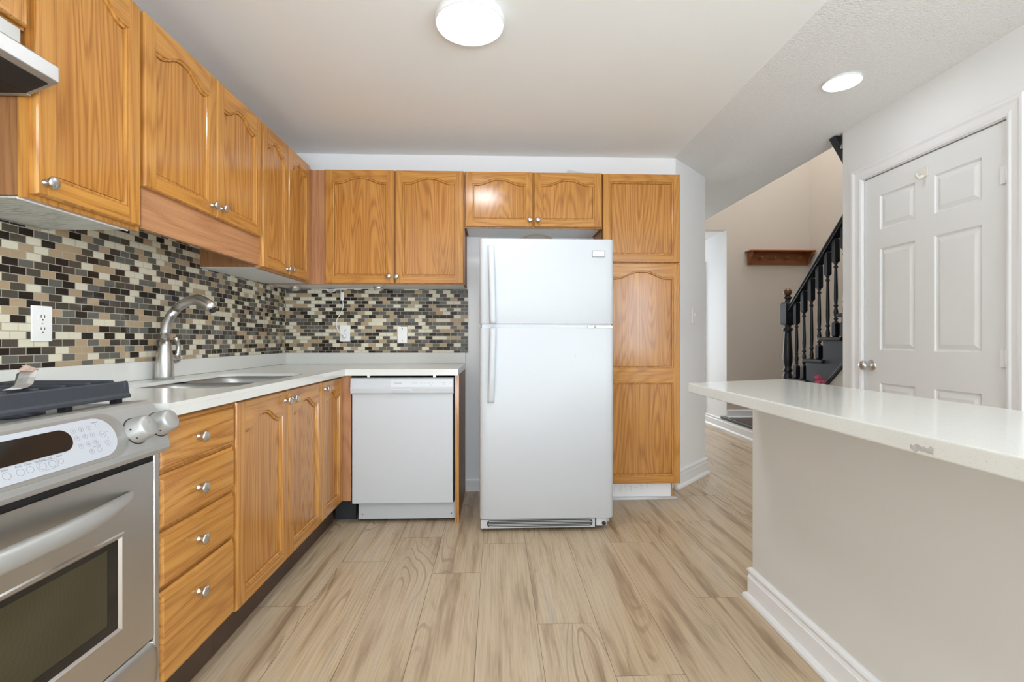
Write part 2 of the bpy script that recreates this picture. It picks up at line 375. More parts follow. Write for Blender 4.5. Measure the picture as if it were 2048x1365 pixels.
# wall behind the camera with a patio door opening
b = MB()
wx0, wx1, wz = -0.85, 1.45, 2.1
b.box(XL - .1, wx0, YF - .1, YF, 0, ZC); b.box(wx1, XR + .1, YF - .1, YF, 0, ZC); b.box(wx0, wx1, YF - .1, YF, wz, ZC)
struct(b.build('wall_front', WALLW))
b = MB()
for x in (wx0 + .03, (wx0 + wx1) / 2, wx1 - .03): b.box(x - .03, x + .03, YF - .09, YF - .02, 0.0, wz)
b.box(wx0 + .06, wx1 - .06, YF - .09, YF - .02, 0.0, .07); b.box(wx0 + .06, wx1 - .06, YF - .09, YF - .02, wz - .06, wz)
win = struct(b.build('window_1', TRIM)); struct(boxo('window_pane', PANE, wx0 + .06, wx1 - .06, YF - .06, YF - .055, .07, wz - .06, win))
b = MB()
for y in (-2.03, -1.35, -.67): b.box(XR + .01, XR + .07, y - .02, y + .02, .80, 2.10)
for z in (.82, 2.08): b.box(XR + .01, XR + .07, -2.05, -.65, z - .02, z + .02)
win2 = struct(b.build('window_2_added', TRIM)); struct(boxo('window_pane', PANE, XR + .03, XR + .035, -2.01, -.69, .84, 2.06, win2))  # unseen window, added so cross-fill can enter from the right
# stairwell walls
b = MB(); b.box(XS + .001, XSR + .1, YS, YS + .1, 0, 4.9); b.box(XEDGE, XS + .001, YS, YS + .1, ZC + .0005, 4.9)
struct(b.build('wall_stair_back', WALLB))
struct(boxo('wall_stair_right', WALLB, XSR, XSR + .1, 1.6, YS, 0, 4.9))
struct(boxo('wall_upstairs', WALLR, XEDGE - .1, XEDGE, YRE, YS, ZC + .3, 4.9))
struct(boxo('wall_stair_front', WALLB, XR + .1, XSR, 1.5, 1.6, 0, 4.9))
struct(boxo('wall_hall_right', WALLW, XS, XS + .1, YS + .001, 8.6, 0, ZC - .0005))
struct(boxo('wall_hall_end', WALLW, 1.56, XS + .1, 8.6, 8.7, 0, ZC))
# half wall of the peninsula
HX0, HX1, HY1 = 1.05, 1.165, 1.915
struct(boxo('wall_peninsula', WALLG, HX0, HX1, -0.6, HY1, 0, HC - TC))

# baseboard profile swept along a polyline on the floor
PROF = [(0, 0), (.030, 0), (.029, .010), (.024, .017), (.016, .021), (.014, .022), (.014, .082), (.016, .085), (.013, .089), (.010, .100), (.013, .108), (.017, .113), (.015, .120), (.006, .126), (0, .126)]
PROF_GROOVED = [(0, 0), (.014, 0), (.014, .042), (.011, .044), (.014, .046), (.014, .056), (.011, .058), (.014, .060), (.014, .069), (.011, .071), (.014, .073), (.013, .080), (.010, .084), (0, .084)]
def baseboard(name, path, prof=PROF, z0=0.0, parent=None, mat=None):
    "path: floor polyline; the room lies on the right-hand side of travel"
    b = MB(); P = [Vector((x, y, 0)) for x, y in path]; rows = []
    for i, p in enumerate(P):
        ds = []
        if i > 0: ds.append((P[i] - P[i - 1]).normalized())
        if i < len(P) - 1: ds.append((P[i + 1] - P[i]).normalized())
        ns = [Vector((d.y, -d.x, 0)) for d in ds]
        n = ns[0] if len(ns) == 1 else (ns[0] + ns[1]) / (1 + ns[0].dot(ns[1]))
        rows.append([p + n * a + Vector((0, 0, z0 + h)) for a, h in prof])
    b.grid(rows, 0, False, True, True, True)
    o = b.build(name, mat or TRIM, parent)
    return o if parent else struct(o)
baseboard('baseboard_peninsula', [(HX1, HY1), (HX0, HY1), (HX0, -.6)])
baseboard('baseboard_back', [(-.213, YB), (.685, YB)], PROF_GROOVED)
q5 = math.sqrt(.5)
baseboard('baseboard_angled', [angled(-.02, 0, 0)[:2], angled(.545, 0, 0)[:2], angled(.545, -.11, 0)[:2]])
baseboard('baseboard_right', [(XR, YRE), (XR, DY1 + .072)])
baseboard('baseboard_hall', [(XS, 6.06), (XS, 4.42)])

# ------------------------------------------------------------------ six panel door in the right wall
def panel_face(b, M, s0, s1, t0, t1, n, openings, mats=(0, 0, 0), loops=((0, 0), (.005, -.007), (.011, -.009), (.034, -.001))):
    """front face at depth n with rectangular moulded panels; openings = list of (a,b,c,d)"""
    xs = sorted({s0, s1, *[o[0] for o in openings], *[o[1] for o in openings]})
    ts = sorted({t0, t1, *[o[2] for o in openings], *[o[3] for o in openings]})
    for i in range(len(xs) - 1):
        for j in range(len(ts) - 1):
            cx, ct = (xs[i] + xs[i + 1]) / 2, (ts[j] + ts[j + 1]) / 2
            if any(a < cx < bb and c < ct < d for a, bb, c, d in openings): continue
            b.poly([M(xs[i], ts[j], n), M(xs[i + 1], ts[j], n), M(xs[i + 1], ts[j + 1], n), M(xs[i], ts[j + 1], n)], mats[0])
    for a, bb, c, d in openings:
        rows = []
        for ins, dn in loops:
            rows.append([M(a + ins, c + ins, n + dn), M(bb - ins, c + ins, n + dn), M(bb - ins, d - ins, n + dn), M(a + ins, d - ins, n + dn)])
        b.grid(rows, mats[1], False, True); b.poly(rows[-1], mats[2])

def casing(b, M, y0, y1, z1, wd=.072):
    "moulded casing round an opening, as a mitred sweep (bottom left, top left, top right, bottom right)"
    prof = [(0, 0), (0, .012), (.012, .016), (.020, .013), (.044, .015), (.056, .021), (.068, .022), (.072, .016), (.072, 0)]
    prof = [(a * wd / .072, n) for a, n in prof]
    rows = []
    for (cy, cz, dy, dz) in ((y0, 0, -1, 0), (y0, z1, -1, 1), (y1, z1, 1, 1), (y1, 0, 1, 0)):
        rows.append([M(cy + dy * a, cz + dz * a, n) for a, n in prof])
    b.grid(rows, 0, False, True, True, True)
MR = mapR(XR)
door = bpy.data.objects.new('door_1', None); COL.objects.link(door); door.location = (XR, DY0, 0); struct(door)
b = MB(); casing(b, MR, DY0, DY1, DZ)
b.box(XR, XR + .10, DY0, DY0 + .004, 0, DZ); b.box(XR, XR + .10, DY1 - .004, DY1, 0, DZ); b.box(XR, XR + .10, DY0, DY1, DZ - .004, DZ)
b.build('casing', TRIM, door)
b = MB(); n0 = -.006
ops = []
for a, c in ((2.059, 2.291), (2.398, 2.626)):
    for z0, z1 in ((1.686, 1.879), (1.003, 1.577), (.25, .817)): ops.append((a, c, z0, z1))
panel_face(b, MR, DY0 + .008, DY1 - .008, .008, DZ - .009, n0, ops)
b.box(XR - n0 + .011, XR - n0 + .034, DY0 + .008, DY1 - .008, .008, DZ - .009)
b.build('door_leaf', DOORW, door)
boxo('door_gap', GAP, XR + .045, XR + .06, DY0 + .004, DY1 - .004, .001, DZ - .004, door)
b = MB(); b.lathe([(.001, -.004), (.031, -.004), (.033, .004), (.026, .008), (.012, .011), (.0105, .030), (.018, .034), (.026, .043), (.0275, .054), (.024, .064), (.014, .071), (.001, .073)], (XR - n0, 2.682, .913), (-1, 0, 0), 28)
b.lathe([(.001, 0), (.004, 0), (.004, .004), (.001, .0045)], (XR - n0 - .072, 2.682, .913), (-1, 0, 0), 12)
plabel(b.build('door_knob', NICK, door), 'brushed nickel door knob')
for z in (1.765, .98, .22):
    b = MB(); b.lathe([(.0055, 0), (.0055, .075)], (XR - .006, DY0 + .004, z - .037), seg=10); b.box(XR - .003, XR + .004, DY0 - .001, DY0 + .034, z - .037, z + .038)
    for q in (-.022, .0, .022): b.lathe([(.0062, 0), (.0062, .0015)], (XR - .006, DY0 + .004, z + q), seg=10)
    b.build('hinge', TRIM, door)
# adhesive hook on the door
hk = thing('adhesive_hook', 'small cream plastic adhesive hook stuck near the top of the white six-panel door', 'hook', (XR - n0 - .001, 2.345, 1.875))
MH = mapR(XR - n0)
b = MB(); b.box(2.322, 2.369, 1.888, 1.935, .0005, .006, M=lambda s, t, n: MH(s, t, n)); b.build('backing_plate', CREAM, hk, .002)
b = MB(); b.tube([MH(2.345, 1.897, .006), MH(2.345, 1.888, .018), MH(2.345, 1.882, .032), MH(2.345, 1.890, .040), MH(2.345, 1.904, .043)], [.010, .011, .012, .012, .009], 10, 0, .6)
b.build('hook_arm', CREAM, hk)

# hall: second door casing seen beyond the angled wall
MH2 = mapR(XS); d2 = bpy.data.objects.new('door_2', None); COL.objects.link(d2); d2.location = (XS, 6.2, 0); struct(d2)
b = MB(); casing(b, MH2, 6.14, 6.94, 2.0); b.build('casing', TRIM, d2)
b = MB(); panel_face(b, MH2, 6.14, 6.94, .01, 2.0, .004, [(6.26, 6.50, 1.68, 1.88), (6.26, 6.50, 1.0, 1.57), (6.58, 6.82, 1.68, 1.88), (6.58, 6.82, 1.0, 1.57), (6.26, 6.5, .25, .82), (6.58, 6.82, .25, .82)], (0, 0, 0), ((0, 0), (.005, -.003), (.011, -.0035), (.034, -.001))); b.build('door_leaf', DOORW, d2)
b = MB(); b.lathe([(.006, 0), (.006, .08)], (XS - .022, 6.15, 1.72), seg=8); b.box(XS - .022, XS - .016, 6.146, 6.17, 1.72, 1.80); b.build('hinge', NICK, d2)
struct(boxo('threshold_hall', TOEK, XS - .02, XS, 6.14, 6.94, .0, .02))

# ------------------------------------------------------------------ cabinets
KNOBME = None
def knob(parent, pos, face):
    global KNOBME
    if KNOBME is None:
        b = MB(); b.lathe([(.001, 0), (.0095, 0), (.0095, .002), (.006, .005), (.0052, .014), (.007, .017), (.0155, .020), (.0165, .0225), (.0145, .0262), (.008, .0285), (.001, .029)], (0, 0, 0), (1, 0, 0), 24)
        o = b.build('knob', NICK); KNOBME = o.data; bpy.data.objects.remove(o)
    o = bpy.data.objects.new('knob', KNOBME); COL.objects.link(o); o.parent = parent
    off = Vector((0, 0, 0)); q = parent
    while q is not None: off += Vector(q.location); q = q.parent
    o.location = Vector(pos) - off; o.rotation_euler = (0, 0, 0 if face == 'L' else -PI / 2); o['label'] = 'round brushed nickel knob'
    return o

def cab_door(parent, M, face, s0, s1, t0, t1, kn=None, fs=.046, panels=None, th=.020, arch=.034, shoulder=.078):
    """frame-and-panel oak door; panels = list of (bottom, top, arch height) measured in t"""
    hg = 'Y' if face == 'L' else 'X'
    if panels is None: panels = [(t0 + fs, t1 - shoulder, arch)]
    b = MB(); e = .0045; a, c = s0 + fs, s1 - fs
    out = lambda i, n: [M(s0 + i, t0 + i, n), M(s1 - i, t0 + i, n), M(s1 - i, t1 - i, n), M(s0 + i, t1 - i, n)]
    b.grid([out(0, 0), out(0, th - .008), out(.0015, th - .004), out(e, th)], 0, False, True, True)
    b.poly([M(s0 + e, t0 + e, th), M(a, t0 + e, th), M(a, t1 - e, th), M(s0 + e, t1 - e, th)], 0)
    b.poly([M(c, t0 + e, th), M(s1 - e, t0 + e, th), M(s1 - e, t1 - e, th), M(c, t1 - e, th)], 0)
    prev = [t0 + e] * 31
    for pb, pt, ah in panels:
        def curve(x, d):
            u = 2 * (x - a) / (c - a) - 1; k = .80
            w_ = min(1, max(0, 1 - abs(u) / k) * 1.12); return pt - d + ah * w_ * w_ * (3 - 2 * w_)
        xs = [a + (c - a) * i / 30 for i in range(31)]
        for i in range(30):
            b.poly([M(xs[i], prev[i], th), M(xs[i + 1], prev[i + 1], th), M(xs[i + 1], pb, th), M(xs[i], pb, th)], 1)
        rows = []
        for d, n in ((0, th), (.0012, th - .0045), (.0026, th - .0035), (.0062, th - .0035), (.0102, th - .006), (.0116, th - .0145), (.0134, th - .0145), (.0140, th - .0105)):
            X = [a + d + (c - a - 2 * d) * i / 30 for i in range(31)]
            rows.append([M(a + d, pb + d, n), M(c - d, pb + d, n)] + [M(x, curve(x, d), n) for x in reversed(X)])
        b.grid(rows, 0, False, True)
        d = .0140; X = [a + d + (c - a - 2 * d) * i / 30 for i in range(31)]
        for i in range(30): b.poly([M(X[i], pb + d, th - .0105), M(X[i + 1], pb + d, th - .0105), M(X[i + 1], curve(X[i + 1], d), th - .0105), M(X[i], curve(X[i], d), th - .0105)], 2)
        prev = [curve(x, 0) for x in xs]
    xs = [a + (c - a) * i / 30 for i in range(31)]
    for i in range(30): b.poly([M(xs[i], prev[i], th), M(xs[i + 1], prev[i + 1], th), M(xs[i + 1], t1 - e, th), M(xs[i], t1 - e, th)], 1)
    o = b.build('door', [OAK['Z'], OAK[hg], OAKP], parent)
    if kn: knob(o, M(kn[0], kn[1], th), face)
    return o
def drawer_front(parent, M, s0, s1, t0, t1, kn, th=.020):
    b = MB(); out = lambda i, n: [M(s0 + i, t0 + i, n), M(s1 - i, t0 + i, n), M(s1 - i, t1 - i, n), M(s0 + i, t1 - i, n)]
    rows = [out(0, 0), out(0, th - .011), out(.003, th - .0085), out(.008, th - .0075), out(.010, th - .004), out(.013, th)]
    b.grid(rows, 0, False, True, True); b.poly(rows[-1], 0)
    o = b.build('drawer', OAK['Y'], parent); knob(o, M(kn[0], kn[1], th), 'L'); return o

XUF = -1.173      # left uppers frame plane
YUF = 3.070       # back uppers frame plane
XBF = -.888       # base cabinets frame plane
MU, MBK, MBS = mapL(XUF), mapB(YUF), mapL(XBF)
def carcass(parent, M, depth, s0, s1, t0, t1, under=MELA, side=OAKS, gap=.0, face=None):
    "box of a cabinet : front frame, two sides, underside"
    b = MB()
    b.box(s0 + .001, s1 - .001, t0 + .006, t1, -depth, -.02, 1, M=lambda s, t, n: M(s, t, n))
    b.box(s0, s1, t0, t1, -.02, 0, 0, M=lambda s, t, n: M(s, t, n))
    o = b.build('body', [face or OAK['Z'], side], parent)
    b = MB(); b.box(s0 + .012, s1 - .012, t0 + .002, t0 + .0055, -depth, -.021, 0, M=lambda s, t, n: M(s, t, n)); b.build('bottom_panel', under, parent)
    return o
DU = XUF - XL - .003
# the cabinet over the range hood (only its corner shows)
c = thing('upper_cabinet', 'short oak wall cabinet directly above the range hood, mostly out of frame', 'cabinet', (XL, .85, 1.826))
carcass(c, MU, DU, .478, 1.222, 1.826, TU)
cab_door(c, MU, 'L', .484, .846, 1.830, TU, None); cab_door(c, MU, 'L', .850, 1.214, 1.830, TU, None)
# single-door cabinet beside the hood
c = thing('upper_cabinet', 'tall single-door oak wall cabinet beside the range hood, with a grease-stained white underside', 'cabinet', (XL, 1.42, HU))
carcass(c, MU, DU, 1.228, 1.6045, HU, TU, STAINED)
cab_door(c, MU, 'L', 1.236, 1.588, 1.428, TU, (1.258, 1.462), fs=.05, arch=.045, shoulder=.10)
boxo('edge_strip', TRIM, XUF - .026, XUF - .020, 1.232, 1.585, HU - .003, HU + .002, c)
# the pair above the sink, with the deep valance
c = thing('upper_cabinet', 'two-door oak wall cabinet above the sink with a deep plain valance board below its doors', 'cabinet', (XL, 2.0, 1.56))
carcass(c, MU, DU, 1.612, 2.394, 1.572, TU)
cab_door(c, MU, 'L', 1.606, 2.004, 1.566, TU, (1.972, 1.607), fs=.05, arch=.045, shoulder=.10)
cab_door(c, MU, 'L', 2.010, 2.384, 1.566, TU, (2.038, 1.611), fs=.05, arch=.045, shoulder=.10)
boxo('valance', OAKF['Y'], XUF - .018, XUF + .002, 1.612, 2.3985, 1.430, 1.5715, c)
# the narrow pair next to the corner, with the corner filler
c = thing('upper_cabinet', 'narrow two-door oak wall cabinet between the sink valance and the corner', 'cabinet', (XL, 2.7, HU))
carcass(c, MU, DU, 2.400, YUF - .001, HU, TU, face=OAKF['Z'])
cab_door(c, MU, 'L', 2.400, 2.690, 1.424, TU, (2.664, 1.452), fs=.05, arch=.040, shoulder=.09)
cab_door(c, MU, 'L', 2.697, 2.990, 1.424, TU, (2.722, 1.454), fs=.05, arch=.040, shoulder=.09)
# back wall pair
DB = YB - YUF - .003
c = thing('upper_cabinet', 'two-door oak wall cabinet over the dishwasher counter on the back wall', 'cabinet', (-.68, YB, HU))
carcass(c, MBK, DB, XL + .003, -.203, HU, TU, MELA, face=OAKF['Z'])
cab_door(c, MBK, 'B', -1.083, -.647, 1.420, TU, (-.680, 1.464)); cab_door(c, MBK, 'B', -.641, -.208, 1.420, TU, (-.636, 1.464 - .001) if 0 else (-.630, 1.463))
# over the refrigerator
c = thing('upper_cabinet', 'short two-door oak wall cabinet above the white refrigerator', 'cabinet', (.24, YB, 1.78))
carcass(c, MBK, DB, -.201, .688, 1.782, TU, MELA)
cab_door(c, MBK, 'B', -.198, .236, 1.786, TU - .002, (.217, 1.829)); cab_door(c, MBK, 'B', .244, .681, 1.786, TU - .003, (.268, 1.829))
# pantry
c = thing('pantry_cabinet', 'tall oak pantry cabinet to the right of the refrigerator, on a white toe board', 'cabinet', (.94, YB, 0))
b = MB(); b.box(.690, 1.197, YUF + .001, YB - .002, .125, 2.138, 1); b.box(.690, 1.197, YUF, YUF + .02, .125, 2.138, 0)
b.box(.70, 1.180, 3.150, YB - .002, 0, .125, 1); b.build('body', [OAK['Z'], OAK['Z']], c)
cab_door(c, MBK, 'B', .690, 1.196, 1.563, 2.136, None, panels=[(1.563 + .050, 2.136 - .052, 0.0)])
cab_door(c, MBK, 'B', .690, 1.196, .128, 1.556, None, panels=[(.128 + .050, .786, 0.0), (.877, 1.556 - .092, .045)])
b = MB(); b.box(.70, 1.166, 3.141, 3.150, 0, .1245)
pr = [(0, 0), (.018, 0), (.0172, .008), (.0125, .0145), (.006, .0178), (0, .018)]
b.grid([[(x + (a if k else 0), 3.141 - a, z) for a, z in pr] for k, x in ((0, .70), (1, 1.190))], 0, True, True, True, True)
MT = mapB(3.1405)
def strokes(mb, lines, wd, M, m=1):
    for ln in lines:
        for (x0, y0), (x1, y1) in zip(ln, ln[1:]):
            d = Vector((x1 - x0, y1 - y0)); k = d.normalized() * wd; nn = Vector((-k.y, k.x))
            mb.poly([M(x0 - nn.x, y0 - nn.y, 0), M(x1 - nn.x, y1 - nn.y, 0), M(x1 + nn.x, y1 + nn.y, 0), M(x0 + nn.x, y0 + nn.y, 0)], m)
gl = {'1': [[(.6, 1), (.35, 0)]], '4': [[(.15, 1), (.1, .35), (.3, .2), (.7, .35)], [(.75, 1), (.6, -.1)]],
      '5': [[(.8, 1), (.3, .95), (.2, .6), (.6, .6), (.7, .25), (.4, 0), (.1, .1)]], '3': [[(.2, .95), (.6, .95), (.4, .6), (.7, .4), (.5, .05), (.15, .1)]],
      '-': [[(.1, .45), (.8, .5)]], '2': [[(.2, .8), (.5, 1), (.7, .75), (.3, .2), (.8, .15)]], '7': [[(.1, .9), (.75, .95), (.45, 0)]]}
x = .772
for ch, sc_ in zip('1453-27', (.05, .046, .042, .034, .03, .034, .04)):
    strokes(b, [[(x + px * .034, .052 + py * sc_ + (.012 if ch in '-27' else 0)) for px, py in ln] for ln in gl[ch]], .0009, MT)
    x += .036
b.build('toe_board', [TRIM, plain('pencil_red_brown', (0.62, 0.50, 0.46), .8)], c)

# base cabinets along the left wall
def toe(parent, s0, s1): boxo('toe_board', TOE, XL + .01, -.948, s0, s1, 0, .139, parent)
c = thing('base_cabinet', 'oak base cabinet with a stack of four drawers between the stove and the sink doors', 'cabinet', (XL, 1.45, 0))
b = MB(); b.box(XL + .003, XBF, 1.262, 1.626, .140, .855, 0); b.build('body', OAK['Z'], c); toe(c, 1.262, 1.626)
for t0, t1, kz in ((.714, .846, .779), (.562, .704, .629), (.408, .552, .479), (.150, .398, .326)):
    drawer_front(c, MBS, 1.262, 1.618, t0, t1, (1.418, kz))
c = thing('base_cabinet', 'two-door oak sink base cabinet under the double sink', 'cabinet', (XL, 2.02, 0))
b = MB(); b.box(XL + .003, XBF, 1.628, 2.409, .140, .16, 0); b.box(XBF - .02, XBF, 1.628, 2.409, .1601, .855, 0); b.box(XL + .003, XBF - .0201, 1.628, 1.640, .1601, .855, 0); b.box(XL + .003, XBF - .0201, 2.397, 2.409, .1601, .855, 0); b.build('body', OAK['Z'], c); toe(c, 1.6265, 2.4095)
cab_door(c, MBS, 'L', 1.630, 2.020, .146, .850, (1.988, .810), fs=.05, arch=.045, shoulder=.10)
cab_door(c, MBS, 'L', 2.025, 2.408, .146, .850, (2.056, .811), fs=.05, arch=.045, shoulder=.10)
c = thing('base_cabinet', 'narrow single-door oak base cabinet in the inner corner beside the dishwasher', 'cabinet', (XL, 2.8, 0))
b = MB(); b.box(XL + .003, XBF, 2.411, 3.33, .140, .855, 0); b.box(XBF, -.8255, 2.7405, 2.76, .142, .855, 1); b.build('body', [OAK['Z'], OAKF['Z']], c)
toe(c, 2.4105, 2.80); boxo('corner_toe_board', TOEK, -.947, -.826, 2.84, 2.85, 0, .139, c)
cab_door(c, MBS, 'L', 2.415, 2.722, .146, .848, (2.442, .811), fs=.05, arch=.045, shoulder=.10)
# end panel of the dishwasher bay
t = thing('end_panel', 'thin upright oak end panel closing the dishwasher bay beside the refrigerator', 'panel', (-.226, 2.76, 0))
b = MB(); b.box(-.2375, -.215, 2.768, 3.338, 0, .858, 1); b.box(-.2378, -.2147, 2.764, 2.768, 0, .858, 0); b.build('panel', [OAK['Z'], OAKE], t)

# ------------------------------------------------------------------ backsplash
def bsp(name, mat, label, boxes):
    b = MB()
    for q in boxes: b.box(*q)
    return tag(b.build(name, mat), label, 'backsplash')
ZB = .9715
bsp('tile_backsplash', TILEL, 'brown, grey and cream glass mosaic backsplash on the left wall behind the faucet', [(XL + .001, XL + .009, .30, 1.224, ZB, 1.668), (XL + .001, XL + .009, 1.2241, 1.6119, ZB, HU - .001), (XL + .001, XL + .009, 1.612, 2.3985, ZB, 1.57), (XL + .001, XL + .009, 2.3986, YB - .001, ZB, HU - .001)])
bsp('tile_backsplash', TILEB, 'brown, grey and cream glass mosaic backsplash on the back wall above the dishwasher', [(XL + .0095, -.196, YB - .009, YB - .001, ZB, HU - .001)])

# ------------------------------------------------------------------ countertop with sink cut-out
def rrect(x0, x1, y0, y1, r, n=6):
    pts = []
    for cx, cy, a0 in ((x1 - r, y1 - r, 0), (x0 + r, y1 - r, 90), (x0 + r, y0 + r, 180), (x1 - r, y0 + r, 270)):
        for i in range(n + 1):
            a = math.radians(a0 + 90 * i / n); pts.append((cx + r * math.cos(a), cy + r * math.sin(a)))
    return pts
import bmesh
def plate_with_hole(outer, hole, z0, z1, name, mat, parent, bevel=.003):
    bm = bmesh.new(); es = []
    for ring in (outer, hole):
        vs = [bm.verts.new((x, y, z1)) for x, y in ring]
        es += [bm.edges.new((vs[i], vs[(i + 1) % len(vs)])) for i in range(len(vs))]
    r = bmesh.ops.triangle_fill(bm, edges=es, use_beauty=True)
    fs = [g for g in r['geom'] if isinstance(g, bmesh.types.BMFace)]
    ex = bmesh.ops.extrude_face_region(bm, geom=fs)
    bmesh.ops.translate(bm, verts=[v for v in ex['geom'] if isinstance(v, bmesh.types.BMVert)], vec=(0, 0, z0 - z1))
    bmesh.ops.recalc_face_normals(bm, faces=bm.faces)
    off = Vector(parent.location)
    for v in bm.verts: v.co -= off
    me = bpy.data.meshes.new(name); bm.to_mesh(me); bm.free(); me.materials.append(mat)
    o = bpy.data.objects.new(name, me); COL.objects.link(o); o.parent = parent
    if bevel: m = o.modifiers.new('bevel', 'BEVEL'); m.width = bevel; m.segments = 2; m.limit_method = 'ANGLE'; m.angle_limit = 0.7
    return o
XCF, YCF, XCR, YCL = -.847, 2.707, -.215, 1.262
SX0, SX1, SY0, SY1 = -1.325, -.925, 1.662, 2.382
ct = thing('countertop', 'white quartz L-shaped countertop with upstand, holding the sink in the corner', 'countertop', (-1.1, 2.2, HC - TC))
plate_with_hole([(XL + .002, YCL), (XCF, YCL), (XCF, YCF), (XCR, YCF), (XCR, YB - .002), (XL + .002, YB - .002)], rrect(SX0, SX1, SY0, SY1, .085, 8), HC - .013, HC, 'slab', QUARTZ, ct, 0)
b = MB(); b.box(XL + .002, XL + .022, .46, YB - .022, HC + .0005, .971); b.box(XL + .002, XCR, YB - .0219, YB - .002, HC + .0005, .971)
b.box(XL + .0225, -1.435, .46, YCL - .001, HC - TC, HC); b.build('upstand', QUARTZ, ct, .002)
b = MB(); b.box(XCF - .03, XCF, YCL, YCF, HC - TC, HC - .0131); b.build('front_edge', QUARTZ, ct)
b = MB(); b.box(XCF - .03, XCR, YCF + .0001, YCF + .03, HC - TC, HC - .0131); b.build('front_edge', QUARTZ, ct)
boxo('side_edge', QUARTZ, XCR - .02, XCR, YCF + .0301, YB - .002, HC - TC, HC - .0131, ct); boxo('side_edge', QUARTZ, XL + .002, XCF - .0301, YCL, YCL + .02, HC - TC, HC - .0131, ct)
# sink
sk = thing('kitchen_sink', 'stainless steel undermount double bowl sink set in the white counter', 'sink', (-1.12, 2.04, .70))
def bowl(name, x0, x1, y0, y1, r, depth):
    b = MB(); rows = []
    zt = HC - .0145
    for ins, z, rr in ((-.012, zt, r + .01), (0, zt, r), (.004, zt - .02, r), (.012, zt - depth + .05, r), (.03, zt - depth + .012, r - .01), (.055, zt - depth, r - .03)):
        rows.append([(x, y, z) for x, y in rrect(x0 + ins, x1 - ins, y0 + ins, y1 - ins, max(rr, .02), 6)])
    b.grid(rows, 0, True, True, False, True)
    return b.build(name, SINKST, sk)
bowl('bowl', SX0 + .004, SX1 - .004, SY0 + .004, 2.005, .078, .18)
bowl('bowl', SX0 + .004, SX1 - .004, 2.035, SY1 - .004, .078, .20)
boxo('divider', SINKST, SX0 + .06, SX1 - .06, 2.003, 2.037, HC - .036, HC - .020, sk, .004)
for yy, dz in ((1.83, .178), (2.22, .198)):
    b = MB(); b.lathe([(.001, 0), (.042, 0), (.044, .003), (.032, .004), (.001, .002)], (-1.12, yy, HC - .0135 - dz)); b.build('drain', CHROME, sk)
# faucet
FX, FY = -1.392, 2.048
fc = thing('faucet', 'brushed nickel pull-out faucet standing behind the double sink', 'faucet', (FX, FY, HC))
b = MB(); b.lathe([(.001, 0), (.0335, 0), (.0335, .012), (.0325, .06), (.029, .10), (.023, .14), (.0185, .170)], (FX, FY, HC), seg=28); b.build('base', NICK, fc)
pts = [(0, .169), (.002, .20), (.010, .235), (.026, .268), (.046, .292)]
b = MB(); b.tube([(FX + a, FY, HC + z) for a, z in pts], [.0185, .0185, .018, .018, .018], 20); b.build('spout', NICK, fc)
b = MB(); b.tube([(FX + a, FY, HC + z) for a, z in ((.045, .291), (.049, .295))], .0165, 16); b.build('joint_ring', SLOT, fc)
b = MB(); b.tube([(FX + a, FY, HC + z) for a, z in ((.048, .294), (.072, .315), (.100, .330), (.130, .334), (.160, .326), (.186, .308), (.200, .292))], [.018, .0185, .020, .022, .0235, .024, .022], 20); b.build('spray_head', NICK, fc)
b = MB(); b.lathe([(.001, 0), (.0155, 0), (.0155, .006), (.001, .006)], (FX + .2005, FY, HC + .291), (.62, 0, -.78), 16); b.build('spray_face', SLOT, fc)
b = MB(); b.lathe([(.001, 0), (.019, 0), (.019, .030), (.0175, .0315), (.0175, .033), (.019, .0345), (.018, .056), (.010, .062), (.001, .063)], (FX, FY + .020, HC + .082), (0, 1, 0), 22)
b.tube([(FX, FY + .068, HC + .085), (FX + .002, FY + .082, HC + .105), (FX + .004, FY + .083, HC + .135), (FX + .002, FY + .073, HC + .163), (FX, FY + .064, HC + .176)], [.012, .011, .009, .009, .008], 12, 0, .75)
b.build('handle', NICK, fc)

# ------------------------------------------------------------------ outlets, cord, puck lights
def duplex(parent, M, s, t, plug=False):
    b = MB(); b.box(s - .035, s + .035, t - .057, t + .057, 0, .005, M=lambda a, c, n: M(a, c, n)); b.build('cover_plate', PLATE, parent, .002)
    for k in ((-.0195, .0195)):
        b = MB(); b.prism([(s + .0145 * max(-1, min(1, 1.25 * math.cos(a))), t + k + .0145 * math.sin(a)) for a in [2 * PI * i / 24 for i in range(24)]], .0052, .0068, M, 0)
        for ds, wd in ((-.006, .0012), (.006, .0012)): b.box(s + ds - wd, s + ds + wd, t + k - .001, t + k + .0075, .0068, .0072, 1, M=lambda a, c, n: M(a, c, n))
        b.prism([(s + .0026 * math.cos(a), t + k - .0075 + .0026 * math.sin(a)) for a in [2 * PI * i / 10 for i in range(10)]], .0068, .0072, M, 1)
        b.build('receptacle', [PLATE, SLOT], parent)
    b = MB(); b.lathe([(.001, 0), (.003, 0), (.0025, .001), (.001, .0012)], M(s, t, .005), Vector(M(0, 0, 1)) - Vector(M(0, 0, 0)), 10); b.build('screw', NICK, parent)
ML, MB_ = mapL(XL + .009), mapB(YB - .009)
o = thing('wall_outlet', 'off-white duplex outlet on the mosaic behind the stove, below the single-door cabinet', 'outlet', (XL + .009, 1.576, 1.112)); duplex(o, ML, 1.576, 1.112)
o = thing('wall_outlet', 'white duplex outlet on the back wall mosaic with the lamp cord plugged in', 'outlet', (-1.048, YB - .009, 1.106)); duplex(o, MB_, -1.048, 1.106)
o = thing('blank_cover_plate', 'blank white cover plate with two screws on the back wall mosaic above the dishwasher', 'cover plate', (-.653, YB - .009, 1.096))
b = MB(); b.box(-.687, -.619, 1.040, 1.153, 0, .005, M=lambda a, c, n: MB_(a, c, n)); b.build('plate', PLATE, o, .002)
